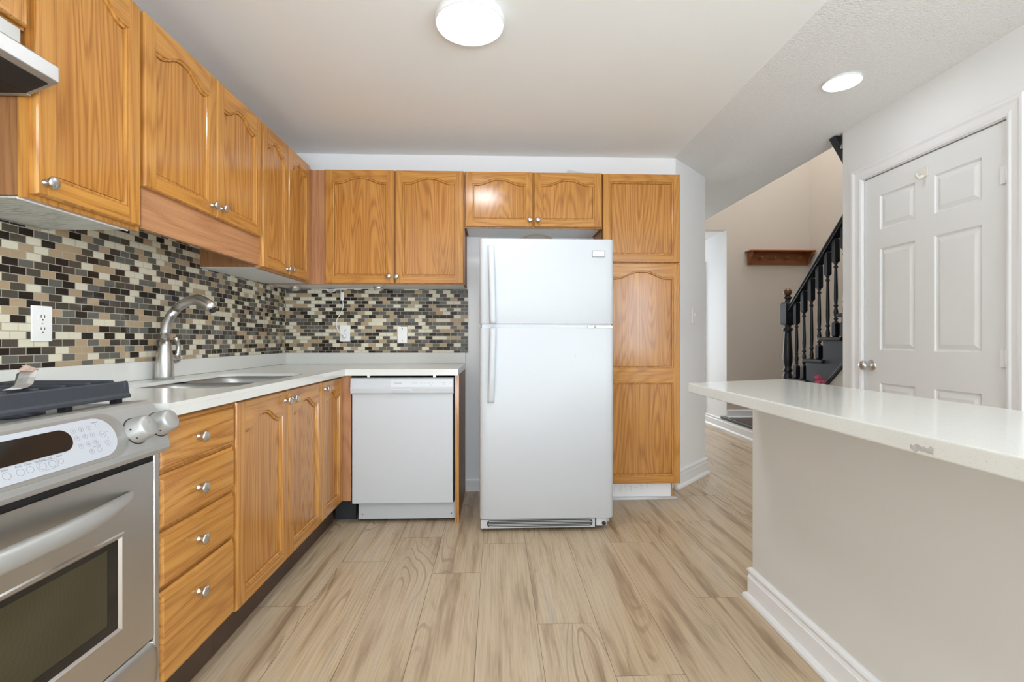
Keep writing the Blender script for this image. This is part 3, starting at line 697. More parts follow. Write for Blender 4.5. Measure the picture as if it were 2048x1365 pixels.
for z in (1.055, 1.138):
    b = MB(); b.lathe([(.001, 0), (.0035, 0), (.003, .001), (.001, .0013)], MB_(-.653, z, .005), (0, -1, 0), 10); b.build('screw', SLOT, o)
# cord
cv = thing('lamp_cord', 'thin white lamp cord with an inline switch, hanging to the back wall outlet', 'cord', (-1.06, 3.33, 1.1))
yc = 3.331
def smooth(pts, n=8):
    out = []; P = [Vector(p) for p in pts]; P = [P[0]] + P + [P[-1]]
    for i in range(1, len(P) - 2):
        for k in range(n):
            t = k / n; a, bq, c_, d = P[i - 1], P[i], P[i + 1], P[i + 2]
            out.append(.5 * ((2 * bq) + (c_ - a) * t + (2 * a - 5 * bq + 4 * c_ - d) * t * t + (3 * bq - a - 3 * c_ + d) * t ** 3))
    return out + [P[-2]]
b = MB()
b.tube(smooth([(-1.062, yc, 1.336), (-1.058, yc, 1.29), (-1.075, yc, 1.245), (-1.098, yc, 1.205), (-1.103, yc, 1.165), (-1.094, yc, 1.125), (-1.072, yc - .008, 1.098), (-1.054, yc - .02, 1.092)]), .0028, 8)
b.tube(smooth([(-1.066, yc, 1.388), (-1.075, yc - .03, 1.404), (-1.12, yc - .06, 1.398), (-1.16, yc - .05, 1.408), (-1.13, yc - .04, 1.385), (-1.09, yc - .05, 1.402), (-1.15, yc - .07, 1.400), (-1.168, yc - .04, 1.407), (-1.12, yc - .03, 1.392), (-1.09, yc - .06, 1.407), (-1.0, yc - .05, 1.409), (-.90, yc - .07, 1.409), (-.80, yc - .10, 1.409)]), .0026, 8)
b.build('cable', PLATE, cv)
b = MB(); b.box(-1.074, -1.052, yc - .010, yc + .007, 1.334, 1.390); b.build('inline_switch', PLATE, cv, .004)
b = MB(); b.lathe([(.001, 0), (.013, 0), (.013, .012), (.010, .018), (.001, .019)], MB_(-1.048, 1.0865, .007), (0, -1, 0), 16); b.build('plug', PLATE, cv)
def puck(x, y, label):
    o = thing('puck_light', label, 'light', (x, y, HU))
    b = MB(); b.lathe([(.036, .002), (.036, -.014), (.033, -.020), (.024, -.030), (.022, -.031), (.001, -.031)], (x, y, HU), seg=24); b.build('housing', CHROME, o)
    b = MB(); b.lathe([(.001, -.0312), (.020, -.0312), (.018, -.0325), (.001, -.0328)], (x, y, HU), seg=20); b.build('lens', TRIM, o)
puck(-1.315, 3.160, 'small chrome puck light under the narrow corner wall cabinet')
puck(-.772, 3.160, 'small chrome puck light under the back wall cabinet above the dishwasher')

# ------------------------------------------------------------------ stove
SYC, SY_0, SY_1 = .865, .485, 1.2585
st = thing('gas_stove', 'stainless steel slide-in gas stove with a glass-fronted oven and rotary knobs', 'stove', (-1.1, SYC, 0))
b = MB(); b.box(-1.425, -.905, SY_0 + .002, SY_1 - .0005, .06, .876); b.build('body', STEELD, st)
b = MB(); b.box(-.904, -.8755, SY_0 + .008, 1.2405, .02, .764); b.build('front_recess', GAP, st)
boxo('side_trim', STEEL, -.904, -.868, 1.2412, SY_1, .03, .768, st, .003); boxo('side_trim', STEEL, -.904, -.868, SY_0, SY_0 + .017, .03, .768, st, .003)
b = MB(); b.box(-1.425, -.93, SY_0 + .004, SY_1 - .003, .8765, .8925); b.build('cooktop', STEELP, st, .004)
for yy in (.62, 1.07):
    for xx in (-1.28, -1.05):
        b = MB(); b.lathe([(.001, 0), (.052, 0), (.052, .006), (.034, .008), (.034, .015), (.001, .017)], (xx, yy, .8928), seg=22); b.build('burner', IRON, st)
# control panel: extruded section with rounded right and left ends
sec = [(-.955, .770), (-.866, .768), (-.834, .779), (-.8275, .790), (-.8275, .801), (-.870, .899), (-.880, .9055), (-.893, .9070), (-.940, .9040), (-.955, .896)]
def section(y, k):  # k shrinks the nose of the section towards its rear at the ends
    return [(-.955 + (x + .955) * (1 - .16 * k), y, z - (.02 * k if z > .85 else -.004 * k)) for x, z in sec]
b = MB(); b.grid([section(SY_0, 1), section(SY_0 + .006, .4), section(SY_0 + .02, 0), section(SY_1 - .022, 0), section(SY_1 - .007, .4), section(SY_1 - .001, 1)], 0, False, True, True, True)
cp = b.build('control_panel', STEELP, st, .003)
fd = Vector((-.0425, 0, .098)).normalized(); fn = Vector((.098, 0, .0425)).normalized(); fo = Vector((-.8275, 0, .801))
FL = math.hypot(.0455, .106); FS = math.hypot(.0425, .098) / FL
MF = lambda s, t, n: tuple(fo + Vector((0, s, 0)) + fd * (t * FS) + fn * n)   # s along Y, t up the sloping face
def stadium(s0, s1, t0, t1, n=14, left=True, r=None):
    r = r or (t1 - t0) / 2; p = []
    for cx, cy, a0 in ((s1 - r, t1 - r, 90), (s1 - r, t0 + r, 0)):
        for i in range(n + 1): a = math.radians(a0 - 90 * i / n); p.append((cx + r * math.cos(a), cy + r * math.sin(a)))
    for cx, cy, a0 in ((s0 + r, t0 + r, 270), (s0 + r, t1 - r, 180)):
        for i in range(n + 1): a = math.radians(a0 - 90 * i / n); p.append((cx + r * math.cos(a), cy + r * math.sin(a)))
    return p
b = MB(); b.prism(stadium(2 * SYC - 1.121, 1.121, .0025, FL - .0025), .0003, .0016, MF); b.build('bezel', STEELD, cp)
b = MB(); kpd = stadium(2 * SYC - 1.088, 1.088, .011, FL - .010); b.prism(kpd, .0017, .0030, MF)
def ring(mb, cx, cy, r, wd, m, n0=.0031, seg=20, M=MF):
    mb.grid([[M(cx + rr * math.cos(2 * PI * i / seg), cy + rr * math.sin(2 * PI * i / seg), n0) for i in range(seg)] for rr in (r, r - wd)], m, False, True)
keys = [('1', .993, .085), ('2', 1.0115, .085), ('3', 1.030, .085), ('4', .995, .067), ('5', 1.0135, .067), ('6', 1.0315, .067), ('7', .9965, .0485), ('8', 1.0145, .0485), ('9', 1.032, .0485), ('0', 1.0145, .031)]
for ch, s_, t_ in keys:
    ring(b, s_, t_, .0058, .0008, 2); text_on(b, ch, .0075, MF, s_, t_ - .0026, .0032, 1, align='CENTER')
ring(b, 1.052, .086, .0048, .0007, 2); ring(b, 1.056, .064, .0080, .0008, 2); ring(b, 1.059, .041, .0068, .0008, 2); ring(b, 1.033, .031, .0058, .0008, 2)
text_on(b, 'Cleaner', .0055, MF, 1.048, .0935, .0032, 1, align='CENTER'); text_on(b, 'START', .0036, MF, 1.056, .0625, .0032, 1, align='CENTER'); text_on(b, 'OFF', .0036, MF, 1.059, .0395, .0032, 1, align='CENTER')
text_on(b, 'Oven Light', .0042, MF, 1.030, .0385, .0032, 1, align='CENTER'); text_on(b, 'AM', .0036, MF, 1.067, .066, .0032, 1); text_on(b, 'PM', .0036, MF, 1.063, .052, .0032, 1)
for s_, r_, tx in ((.8415, .0074, 'Bake'), (.865, .0074, 'Broil'), (.8825, .0070, 'Clean'), (.906, .0074, 'Set Timer'), (.925, .0074, 'Off'), (.943, .0056, 'Timer')):
    ring(b, s_, .0285, r_, .0009, 2); text_on(b, tx, .0058, MF, s_, .0385, .0032, 1, align='CENTER')
pl = stadium(.8955, .9365, .0185, .0385, r=.008)
b.grid([[MF(x, y, .00305) for x, y in pl], [MF(.916 + (x - .916) * .965, .0285 + (y - .0285) * .93, .00305) for x, y in pl]], 2, False, True)
b.build('keypad', [KEYP, INK, INKL], cp)
b = MB(); b.prism(stadium(2 * SYC - .9835, .9835, .0455, .0935), .0031, .0040, MF); b.build('display', BLK, cp)
for s_, t_ in ((1.146, .052), (1.224, .0545), (2 * SYC - 1.146, .052), (2 * SYC - 1.224, .0545)):
    b = MB(); o0 = MF(s_, t_, .0002)
    b.lathe([(.001, 0), (.0305, 0), (.0305, .003), (.0292, .012), (.0268, .030), (.0245, .0355), (.0215, .0372), (.001, .0375)], o0, fn, 32)
    b.box(s_ - .0012, s_ + .0012, t_ + .004, t_ + .022, .0372, .0386, 1, M=MF)
    for k in range(7):
        a = 2 * PI * k / 7 + .3; c0 = Vector(MF(s_ + .0297 * math.cos(a), t_ + .0297 * math.sin(a), .014))
        b.lathe([(.001, -.003), (.0022, -.003), (.0022, .0004), (.001, .0005)], c0, (Vector(MF(s_ + math.cos(a), t_ + math.sin(a), 0)) - Vector(MF(s_, t_, 0))), 8, 2)
    b.lathe([(.001, .0000), (.0325, .0000), (.0325, .0012), (.001, .0013)], o0, fn, 28, 2)  # thin dark disc stands in for the shadow ring at the knob base
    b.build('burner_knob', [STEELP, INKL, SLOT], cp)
# oven door
od = MB(); MD = mapL(-.870); Y0, Y1, Z0, Z1 = SY_0 + .02, 1.2385, .303, .752
panel_face(od, MD, Y0, Y1, Z0, Z1, 0, [(2 * SYC - 1.143, 1.143, .379, .612)], (0, 0, 1), ((0, 0), (.003, .0035), (.009, .0035), (.014, -.002), (.0145, -.003)))
od.grid([[MD(Y0, Z0, n), MD(Y1, Z0, n), MD(Y1, Z1, n), MD(Y0, Z1, n)] for n in (-.001, -.001, 0)], 0, False, True)
dr = od.build('oven_door', [STEEL, OVENG], st)
b = MB(); wa, wb, wc, wd_ = 2 * SYC - 1.1285, 1.1285, .3935, .5975
for q in ((wa, wb, wc, wc + .022), (wa, wb, wd_ - .012, wd_), (wa, wa + .028, wc + .022, wd_ - .012), (wb - .028, wb, wc + .022, wd_ - .012)): b.box(*q, -.0029, -.0021, 0, M=lambda s, t, n: MD(s, t, n))
b.build('window_border', BLK, dr)
b = MB(); n = 40; pts = []; rad = []
for i in range(n + 1):
    u = -1 + 2 * i / n; pts.append((-.866 + .058 * (1 - abs(u) ** 2.6), SYC + .298 * u, .695)); rad.append(.0205 * (1 - .78 * abs(u) ** 4))
b.tube(pts, rad, 18, 0, .8, up=(0, 0, 1)); b.build('handle', STEELP, dr)
b = MB(); rows = []
for y, k in ((SY_0 + .004, .55), (SY_0 + .010, .9), (SY_0 + .03, 1), (SY_1 - .03, 1), (SY_1 - .010, .92), (SY_1 - .003, .6)):
    zc, hh = .232, .068
    rows.append([(-.885, y, zc - hh * k)] + [(-.885 + .022 * k * math.cos(a) ** .6 if abs(math.cos(a)) > 1e-6 else -.885, y, zc + hh * k * math.sin(a)) for a in [(-PI / 2) + PI * i / 14 for i in range(1, 14)]] + [(-.885, y, zc + hh * k)])
b.grid(rows, 0, True, False); b.poly(rows[0]); b.poly(rows[-1]); b.build('storage_drawer', STEEL, st)
b = MB(); b.box(-.90, -.876, SY_0 + .03, SY_1 - .03, .07, .10); b.build('kick_panel', STEELD, st, .004)
for yy in (SY_0 + .05, SY_1 - .06):
    b = MB(); b.lathe([(.001, 0), (.018, 0), (.018, .012), (.008, .016), (.008, .062), (.001, .063)], (-.94, yy, 0), seg=14); b.build('levelling_foot', GAP, st)
for yy in (SY_0 + .05, SY_1 - .06):
    b = MB(); b.lathe([(.001, 0), (.018, 0), (.018, .012), (.008, .016), (.008, .062), (.001, .063)], (-1.38, yy, 0), seg=14); b.build('levelling_foot', GAP, st)
# grate
gr = thing('burner_grate', 'slate grey cast iron burner grate lying on the stove top', 'grate', (-1.14, 1.03, .8928))
GX0, GX1, GY0, GY1 = -1.395, -.903, .872, 1.205
b = MB()
for (x0, x1) in ((GX1 - .012, GX1), (GX0, GX0 + .012)):
    b.grid([[(x0 + (.004 if x0 > -1 else -.0) , y, .958), (x1 - .006, y, .960), (x1 - .003, y, .956), (x1, y, .930), (x1 + .004, y, .925), (x1 + .004, y, .918), (x0, y, .918)] for y in (GY0, GY1 - .006, GY1)], 0, False, True, True, True)
b.box(GX0, GX1, GY1 - .016, GY1 - .004, .922, .957); b.box(GX0, GX1, GY0, GY0 + .012, .922, .957)
b.build('frame', IRON, gr, .002)
b = MB()
for k in range(5):
    y = GY0 + .045 + k * .062
    b.box(GX0 + .01, -1.20, y - .006, y + .006, .940, .963); b.box(-1.10, GX1 - .01, y - .006, y + .006, .940, .9635)
b.box(-1.155, -1.143, GY0 + .01, GY1 - .01, .936, .962); b.build('finger', IRON, gr, .003)
for x in (GX0 + .012, GX1 - .016):
    for y in (GY0 + .02, 1.047, GY1 - .022): boxo('foot', GAP, x - .008, x + .008, y - .009, y + .009, .8928, .920, gr)
# bent metal strip lying on the grate
ms = thing('metal_strip', 'bent dull metal strip with torn brown paper on its top, lying on the burner grate', 'metal strip', (-.945, 1.0, .962))
b = MB(); path = [(-.935, .952, .9642), (-.938, .968, .966), (-.945, .985, .970), (-.952, .998, .982), (-.957, 1.008, .996), (-.965, 1.020, .998), (-.985, 1.030, .990), (-.998, 1.040, .975), (-1.006, 1.046, .9645)]
rows = []
for i, p in enumerate(path):
    p = Vector(p); wv = Vector((.012, .006, .001)); up = Vector((0, 0, .0012))
    rows.append([p - wv, p - wv * .3 + up * 1.8, p + wv * .3 + up * 1.8, p + wv, p + wv - up, p - wv - up])
b.grid(rows, 0, False, True, True, True); b.build('strip', FOIL, ms)
b = MB(); rr = random.Random(3); rows = []
for i in range(5):
    rows.append([Vector((-.958 + .012 * math.cos(a) * (1 - .18 * i) + rr.uniform(-.003, .003), 1.004 + .016 * math.sin(a) * (1 - .2 * i) + rr.uniform(-.004, .004), .9965 + .0028 * i + rr.uniform(-.001, .001))) for a in [2 * PI * k / 9 for k in range(9)]])
b.grid(rows, 0, False, True, True, True); b.build('torn_paper', TORN, ms)

# ------------------------------------------------------------------ range hood
hd = thing('range_hood', 'slim stainless range hood with a black underside at the top left', 'range hood', (-1.28, .85, 1.67))
HY0, HY1_ = .485, 1.2195
sec = [(XL + .004, 1.668), (-1.150, 1.668), (-1.096, 1.692), (-1.0845, 1.697), (-1.0845, 1.735), (-1.0885, 1.739), (-1.160, 1.778), (XL + .004, 1.778)]
b = MB(); b.grid([[(x, y, z) for x, z in sec] for y in (HY0, HY1_)], 0, False, True, True, True); b.build('hood_shell', SINKST, hd, .002); boxo('upper_housing', STEELD, XL + .004, -1.165, HY0 + .004, HY1_ - .012, 1.7785, 1.8225, hd, .002)
b = MB(); b.box(XL + .02, -1.155, HY0 + .012, HY1_ - .012, 1.6655, 1.6682)
b.grid([[(x, y, z) for x, z in ((-1.154, 1.6658), (-1.100, 1.6885), (-1.100, 1.6920), (-1.154, 1.6690))] for y in (HY0 + .012, HY1_ - .012)], 0, False, True, True, True)
b.build('underside', HOODB, hd)
b = MB(); b.box(XL + .014, -1.152, HY1_ - .0115, HY1_ - .001, 1.6640, 1.6676); b.build('rim', STEELD, hd)

# ------------------------------------------------------------------ dishwasher
dw = thing('dishwasher', 'white built-in dishwasher under the back counter', 'dishwasher', (-.53, 2.75, 0))
b = MB(); b.box(-.8215, -.242, 2.752, 3.31, .1265, .846); b.box(-.80, -.25, 2.802, 3.31, .022, .1264); b.build('tub', GAP, dw)
MW = mapB(2.735)
b = MB(); b.box(-.8185, -.2475, .127, .757, -.016, 0, M=lambda s, t, n: MW(s, t, n)); b.build('door', APPL, dw, .004)
b = MB(); rows = []
for x in (-.8245, -.243): rows.append([MW(x, t, n) for t, n in ((.752, -.014), (.752, .010), (.760, .016), (.786, .020), (.791, .016), (.838, .012), (.845, .004), (.845, -.014))])
b.grid(rows, 0, False, True, True, True); con = b.build('control_console', APPL, dw, .003)
b = MB(); fr = lambda t: .0162 - (t - .791) * (.0042 / .047)
MWc = lambda s, t, n: MW(s, t, fr(t) + n)
b.prism(stadium(-.597, -.250, .793, .835, r=.003, n=3), .0001, .0007, MWc, 0)
text_on(b, 'FRIGIDAIRE', .0078, MWc, -.575, .812, .0009, 1)
for s_, tx in ((-.477, 'Normal'), (-.427, 'Rinse'), (-.388, 'Heated')): text_on(b, tx, .0052, MWc, s_, .8135, .0009, 2)
ring(b, -.452, .815, .004, .0005, 2, .0009, 14, MWc); ring(b, -.400, .815, .004, .0005, 2, .0009, 14, MWc); ring(b, -.358, .815, .004, .0005, 2, .0009, 14, MWc); ring(b, -.370, .803, .002, .0006, 1, .0009, 10, MWc)
text_on(b, 'START', .0058, MWc, -.297, .814, .0009, 1, align='CENTER'); text_on(b, 'CANCEL', .0046, MWc, -.297, .807, .0009, 1, align='CENTER')
ring(b, -.263, .813, .0013, .0013, 2, .0009, 10, MWc)
b.build('label_strip', [plain('console_label', (.64, .665, .69), .3, var=.005), INK, INKL], con)
b = MB(); b.prism(stadium(-.598, -.478, .762, .782, r=.004, n=4), .0130, .0192, MW, 0); b.prism(stadium(-.594, -.482, .762, .777, r=.004, n=4), .0192, .0197, MW, 1); b.build('latch_grip', [APPLG, plain('latch_shadow_grey', (.50, .52, .54), .5)], con)  # darker grey inset paints the shadow on the latch grip
b = MB(); MK = mapB(2.795); b.box(-.798, -.2385, .018, .124, -.004, 0, M=lambda s, t, n: MK(s, t, n))
for s_ in (-.775, -.262): b.prism([(s_ + .0035 * math.cos(a), .047 + .0035 * math.sin(a)) for a in [2 * PI * i / 12 for i in range(12)]], 0, .0006, MK, 1)
b.build('kick_plate', [APPL, SLOT], dw)
for x in (-.725, -.352): boxo('mounting_clip', STEEL, x - .0075, x + .0075, 2.733, 2.751, .8465, .8585, dw)
for x in (-.78, -.27):
    b = MB(); b.lathe([(.001, 0), (.014, 0), (.014, .008), (.006, .010), (.006, .021), (.001, .0215)], (x, 2.86, 0), seg=12); b.build('levelling_foot', GAP, dw)

# ------------------------------------------------------------------ refrigerator (local coordinates, front at y = 0)
FRX, FRY, FRR = -.090, 2.612, .006
fr_ = thing('refrigerator', 'white top-freezer refrigerator between the dishwasher counter and the pantry', 'refrigerator', (FRX, FRY, 0), FRR)
FW = .742
FMAP = lambda s, t, n: (s, -n, t)
def fb(name, mat, s0, s1, t0, t1, y0, y1, bevel=0, parent=fr_): return boxo(name, mat, s0, s1, y0, y1, t0, t1, parent, bevel, local=True)
fb('cabinet', APPL, .004, FW - .004, .022, 1.610, .078, .690, .006)
def fdoor(name, t0, t1):
    b = MB(); sec = [(.0, .072), (.0, .022), (.006, .009), (.018, .002), (.05, 0), (FW - .05, 0), (FW - .018, .002), (FW - .006, .009), (FW, .022), (FW, .072)]
    b.grid([[(x, y, z) for x, y in sec] for z in (t0, t1)], 0, True, True, True, True)
    return b.build(name, APPL, fr_, .004, local=True)
fz = fdoor('freezer_door', 1.148, 1.618); fl = fdoor('fresh_food_door', .074, 1.126)
fb('door_gasket', APPLG, .012, FW - .012, 1.1262, 1.1478, .020, .074)
fb('door_gasket', APPLG, .012, FW - .012, .09, 1.60, .0725, .0778)
def fhandle(parent, ta, tb, low):
    b = MB(); n = 24; rows = []
    for i in range(n + 1):
        u = i / n; t = ta + (tb - ta) * u                      # u = 1 at the end next to the other door
        d = .010 + .030 * min(1, u * 3.2) ** .7 if True else 0
        wl = .044 + .010 * u; wr = wl + .036
        rows.append([(wl, .002, t), (wl + .002, -d * .8, t), (wl + .010, -d, t), (wr - .008, -d, t), (wr, -d * .75, t), (wr, .002, t)])
    b.grid(rows, 0, True, True, True, True)
    return b.build('handle', APPL, parent, 0, local=True)
fhandle(fz, 1.578, 1.150, False); fhandle(fl, .716, 1.124, True)
b = MB(); b.prism(stadium(.620, .692, 1.518, 1.554, r=.002, n=2), .0004, .0025, FMAP, 0); b.prism(stadium(.624, .688, 1.522, 1.550, r=.001, n=2), .0026, .0032, FMAP, 1)
b.build('badge', [INKL, plain('badge_silver', (.74, .75, .78), .35, .2)], fz, local=True)
b = MB(); b.prism([(.527 + .0055 * math.cos(a), .975 + .016 * math.sin(a)) for a in [2 * PI * i / 16 for i in range(16)]], .0002, .0006, FMAP)
plabel(b.build('tape_residue', STAINY, fl, local=True), 'yellowed tape residue spot'); b = MB()
b.prism([(.672 + .007 * math.cos(a), .762 + .0035 * math.sin(a)) for a in [2 * PI * i / 12 for i in range(12)]], .0002, .0006, FMAP); plabel(b.build('tape_residue', STAINY, fl, local=True), 'small yellowed residue spot')
b = MB(); b.box(.004, .648, .018, .068, .010, .030, M=lambda s, t, n: (s, n, t)) if 0 else None
b = MB(); b.box(.006, .640, .012, .076, .020, .068); gri = b.build('toe_grille', APPL, fr_, .003, local=True)
b = MB(); b.prism(stadium(.040, .625, .0285, .0655, r=.0165), -.0118, -.0105, FMAP, 0)
for k in range(4): b.box(.046 + (0.006 if k in (0, 3) else 0), .620 - (0.006 if k in (0, 3) else 0), .0095, .0112, .0335 + k * .0082, .0357 + k * .0082, 1)
b.build('grille_slats', [SLOT, APPLG], gri, local=True)
b = MB(); b.box(.648, .705, .018, .060, .026, .070); b.box(.645, .715, .014, .055, .070, .082)
b.lathe([(.001, 0), (.011, 0), (.011, .008), (.001, .009)], (.690, .017, .040), (0, -1, 0), 16, 1); plabel(b.build('roller_bracket', [APPLG, SLOT], fr_, 0, local=True), 'grey roller bracket left bare of the grille')
for x in (.08, .675):
    for y in (.10, .62):
        b = MB(); b.lathe([(.022, 0 - .012), (.022, .012)], (x, y, .022), (1, 0, 0), 16); b.build('roller', GAP, fr_, local=True)
b = MB(); b.box(.600, .735, .008, .060, 1.1285, 1.139); b.lathe([(.001, 0), (.006, 0), (.006, .003), (.001, .004)], (.640, .006, 1.134), (0, -1, 0), 10); plabel(b.build('middle_hinge', [NICK], fr_, local=True), 'bare metal middle hinge')
for x in (.012, .700): fb('top_hinge_cap', APPL, x, x + .03, 1.6105, 1.6255, .080, .13, .004)
# glass lid on the refrigerator
gl_ = thing('glass_lid', 'round clear glass lid lying on top of the white refrigerator', 'lid', (.245, 2.92, 1.611))
b = MB(); b.lathe([(.001, .096), (.02, .0955), (.07, .088), (.105, .070), (.125, .035), (.130, .010), (.136, .006), (.136, .000), (.128, .0005), (.126, .010), (.121, .034), (.102, .066), (.068, .083), (.001, .090)], (.245, 2.92, 1.611), seg=40); b.build('dome', GLASS, gl_)
b = MB(); b.lathe([(.124, .001), (.1375, .0012), (.1375, .0075), (.130, .0095)], (.245, 2.92, 1.611), seg=40); b.build('rim', CHROME, gl_)
# folded sheet on the cabinet over the refrigerator
pp = thing('folded_card', 'pale folded card sheet lying on top of the cabinet over the refrigerator', 'card', (.53, 3.2, TU))
b = MB(); b.prism([(.462, TU + .0005), (.486, TU + .078), (.600, TU + .056), (.600, TU + .0005)], 0, .004, lambda s, t, n: (s, 3.205 + n + (t - TU) * .25, t))
b.build('sheet', PAPER, pp)

# ------------------------------------------------------------------ peninsula counter
pc = thing('peninsula_countertop', 'speckled white quartz bar top on the beige half wall', 'countertop', (1.0, .8, HC - TC))
out = [(.735, -.58), (1.222, -.58), (1.222, 1.985), (.735, 1.800)]
b = MB(); b.prism(out, HC - TC + .0005, HC, lambda s, t, n: (s, t, n)); b.build('slab', QUARTZP, pc, .004, 3)
b = MB(); MP = lambda s, t, n: (.735 - n, s, t); rr = random.Random(5)
b.prism([(.776 + .045 * i / 8, .8645 + rr.uniform(-.003, .003)) for i in range(9)][::-1] + [(.776 + .045 * i / 8, .877 + rr.uniform(-.004, .003)) for i in range(9)], .0001, .0004, MP)
plabel(b.build('chip', CHIP, pc), 'grey chipped patch on the front edge')

# ------------------------------------------------------------------ light switch on the angled wall
ls = thing('light_switch', 'small white toggle light switch on the white angled wall beside the pantry', 'light switch', angled(.315, 0, 1.243))
MA = lambda s, t, n: angled(s, n, t)
b = MB(); b.box(.280, .350, 1.186, 1.300, .0003, .0075, M=MA); b.build('cover_plate', PLATE, ls, .002)
b = MB(); b.box(.303, .327, 1.212, 1.274, .0076, .0095, M=MA); b.build('rocker', PLATE, ls, .001)
b = MB(); b.box(.310, .320, 1.243, 1.262, .0096, .0180, M=MA); b.build('toggle', APPLG, ls, .001)

# ------------------------------------------------------------------ ceiling lights
def disc_light(label, x, y, r, hh, em=None):
    o = thing('ceiling_light', label, 'ceiling light', (x, y, ZC - hh))
    b = MB(); b.lathe([(r * .96, hh), (r, hh * .9), (r, hh * .25), (r * .985, 0), (r * .955, -.0005), (r * .95, hh * .1), (r * .95, hh)], (x, y, ZC - hh), seg=48); b.build('rim', TRIM, o)
    b = MB(); b.lathe([(.001, hh * .12), (r * .948, hh * .12), (r * .90, -.001), (.001, -.003)], (x, y, ZC - hh), seg=48); b.build('diffuser', em or EMIT, o)
    return o
disc_light('large round flush white ceiling light over the kitchen floor, lit', -.105, 1.915, .139, .034)
disc_light('small round flat white ceiling light on the stippled ceiling near the door, lit', 1.731, 2.325, .086, .012, EMITS)

disc_light('unseen round ceiling light added behind the camera to brighten the room', -.1, -.75, .140, .030)  # lamp out of view, added to raise the room's light level

# ------------------------------------------------------------------ hook shelf on the beige wall
sh = thing('hook_shelf', 'small reddish-brown wooden shelf with four pegs on the beige stair wall', 'shelf', (3.33, YS, 1.94))
MS = mapB(YS)
b = MB(); b.box(2.955, 3.680, 1.945, 2.085, .0005, .018, M=lambda s, t, n: MS(s, t, n)); b.build('back_board', SHELFW, sh, .003)
b = MB(); b.box(2.925, 3.700, 2.0855, 2.103, .0005, .130, M=lambda s, t, n: MS(s, t, n)); b.build('top_board', SHELFW, sh, .005)
for x in (2.957, 3.660):
    prof = [(.0185, 1.955), (.030, 1.957), (.040, 1.975), (.052, 1.995), (.058, 2.02), (.085, 2.035), (.105, 2.055), (.108, 2.085), (.0185, 2.085)]
    b = MB(); b.prism([(a, z) for a, z in prof], 0, .018, lambda s, t, n, x=x: (x + n, YS - s, t)); b.build('bracket', SHELFW, sh)
for x in (3.10, 3.25, 3.40, 3.55):
    b = MB(); b.lathe([(.001, 0), (.016, 0), (.012, .010), (.008, .030), (.010, .045), (.016, .053), (.016, .058), (.010, .064), (.001, .066)], (x, YS - .018, 2.008), (0, -1, .35), 14); b.build('peg', SHELFW, sh)

# ------------------------------------------------------------------ staircase
sc = thing('staircase', 'black painted staircase with turned balusters climbing beside the beige wall', 'staircase', (XS, 4.3, 0))
LZ = .152
b = MB(); b.box(XS + .001, XSR - .001, 4.81, YS - .001, LZ - .03, LZ, 0); b.box(XS + .002, XSR - .001, 4.81, YS - .001, .0, LZ - .03, 1); b.build('landing', [BROWNT, WALLW], sc)
boxo('landing_nosing', BLKM, XS - .028, XS + .012, 4.43, YS + .10, LZ - .034, LZ + .003, sc, .006)
baseboard('landing_baseboard', [(XS + .002, YS), (XSR - .002, YS)], [(a, z * .7) for a, z in PROF], LZ, sc)
RISE, RUN, NB = .1867, .2125, 12
def nose(k): return 4.302 - (k - 2) * RUN + .0, .710 + (k - 2) * RISE     # k = 2 is the lowest tread seen
for k in range(0, NB):
    yn, zn = nose(k)
    b = MB(); pf = [(-.026, 0)] ; 
    b.box(XS - .032, XSR - .001, yn - RUN - .045, yn + .002, zn - .030, zn); b.build('tread', BLKM, sc, .012, 3)
    boxo('riser', BLKM, XS + .004, XSR - .001, yn - .045, yn - .030, zn - RISE - (.0 if k else .02), zn - .0301, sc)
# cut stringer on the open side
op = []
for k in range(0, NB):
    yn, zn = nose(k); op += [(yn - .028, zn - RISE - .030), (yn - .028, zn - .0305)]
yl, zl = nose(NB - 1); op += [(yl - RUN - .03, zl - .0305)]
line = lambda y: .705 - (y - 3.776) * (.142 / .139) * .88         # lower edge seen in the photo
op += [(yl - RUN - .03, line(yl - RUN - .03)), (4.27, max(LZ + .003, line(4.27))), (4.30, LZ + .003), (nose(0)[0] - .028, LZ + .003)]
b = MB(); b.prism([(y, z) for y, z in op], 0, .022, lambda s, t, n: (XS - .008 + n, s, t)); b.build('stringer', STRG, sc)
b = MB(); ya, yb_ = 4.22, 2.2
b.prism([(ya, line(ya) - .004), (yb_, line(yb_) - .004), (yb_, line(yb_) + .030), (ya, line(ya) + .030)], 0, .016, lambda s, t, n: (XS - .026 + n, s, t)); b.build('stringer_moulding', BLKM, sc, .003)
# under-stair wall
b = MB(); b.prism([(2.0, 0), (4.42, 0), (4.42, .10), (4.25, line(4.25)), (2.0, line(2.0))], 0, .03, lambda s, t, n: (XS - .002 + n, s, t))
struct(b.build('wall_understair', WALLG))
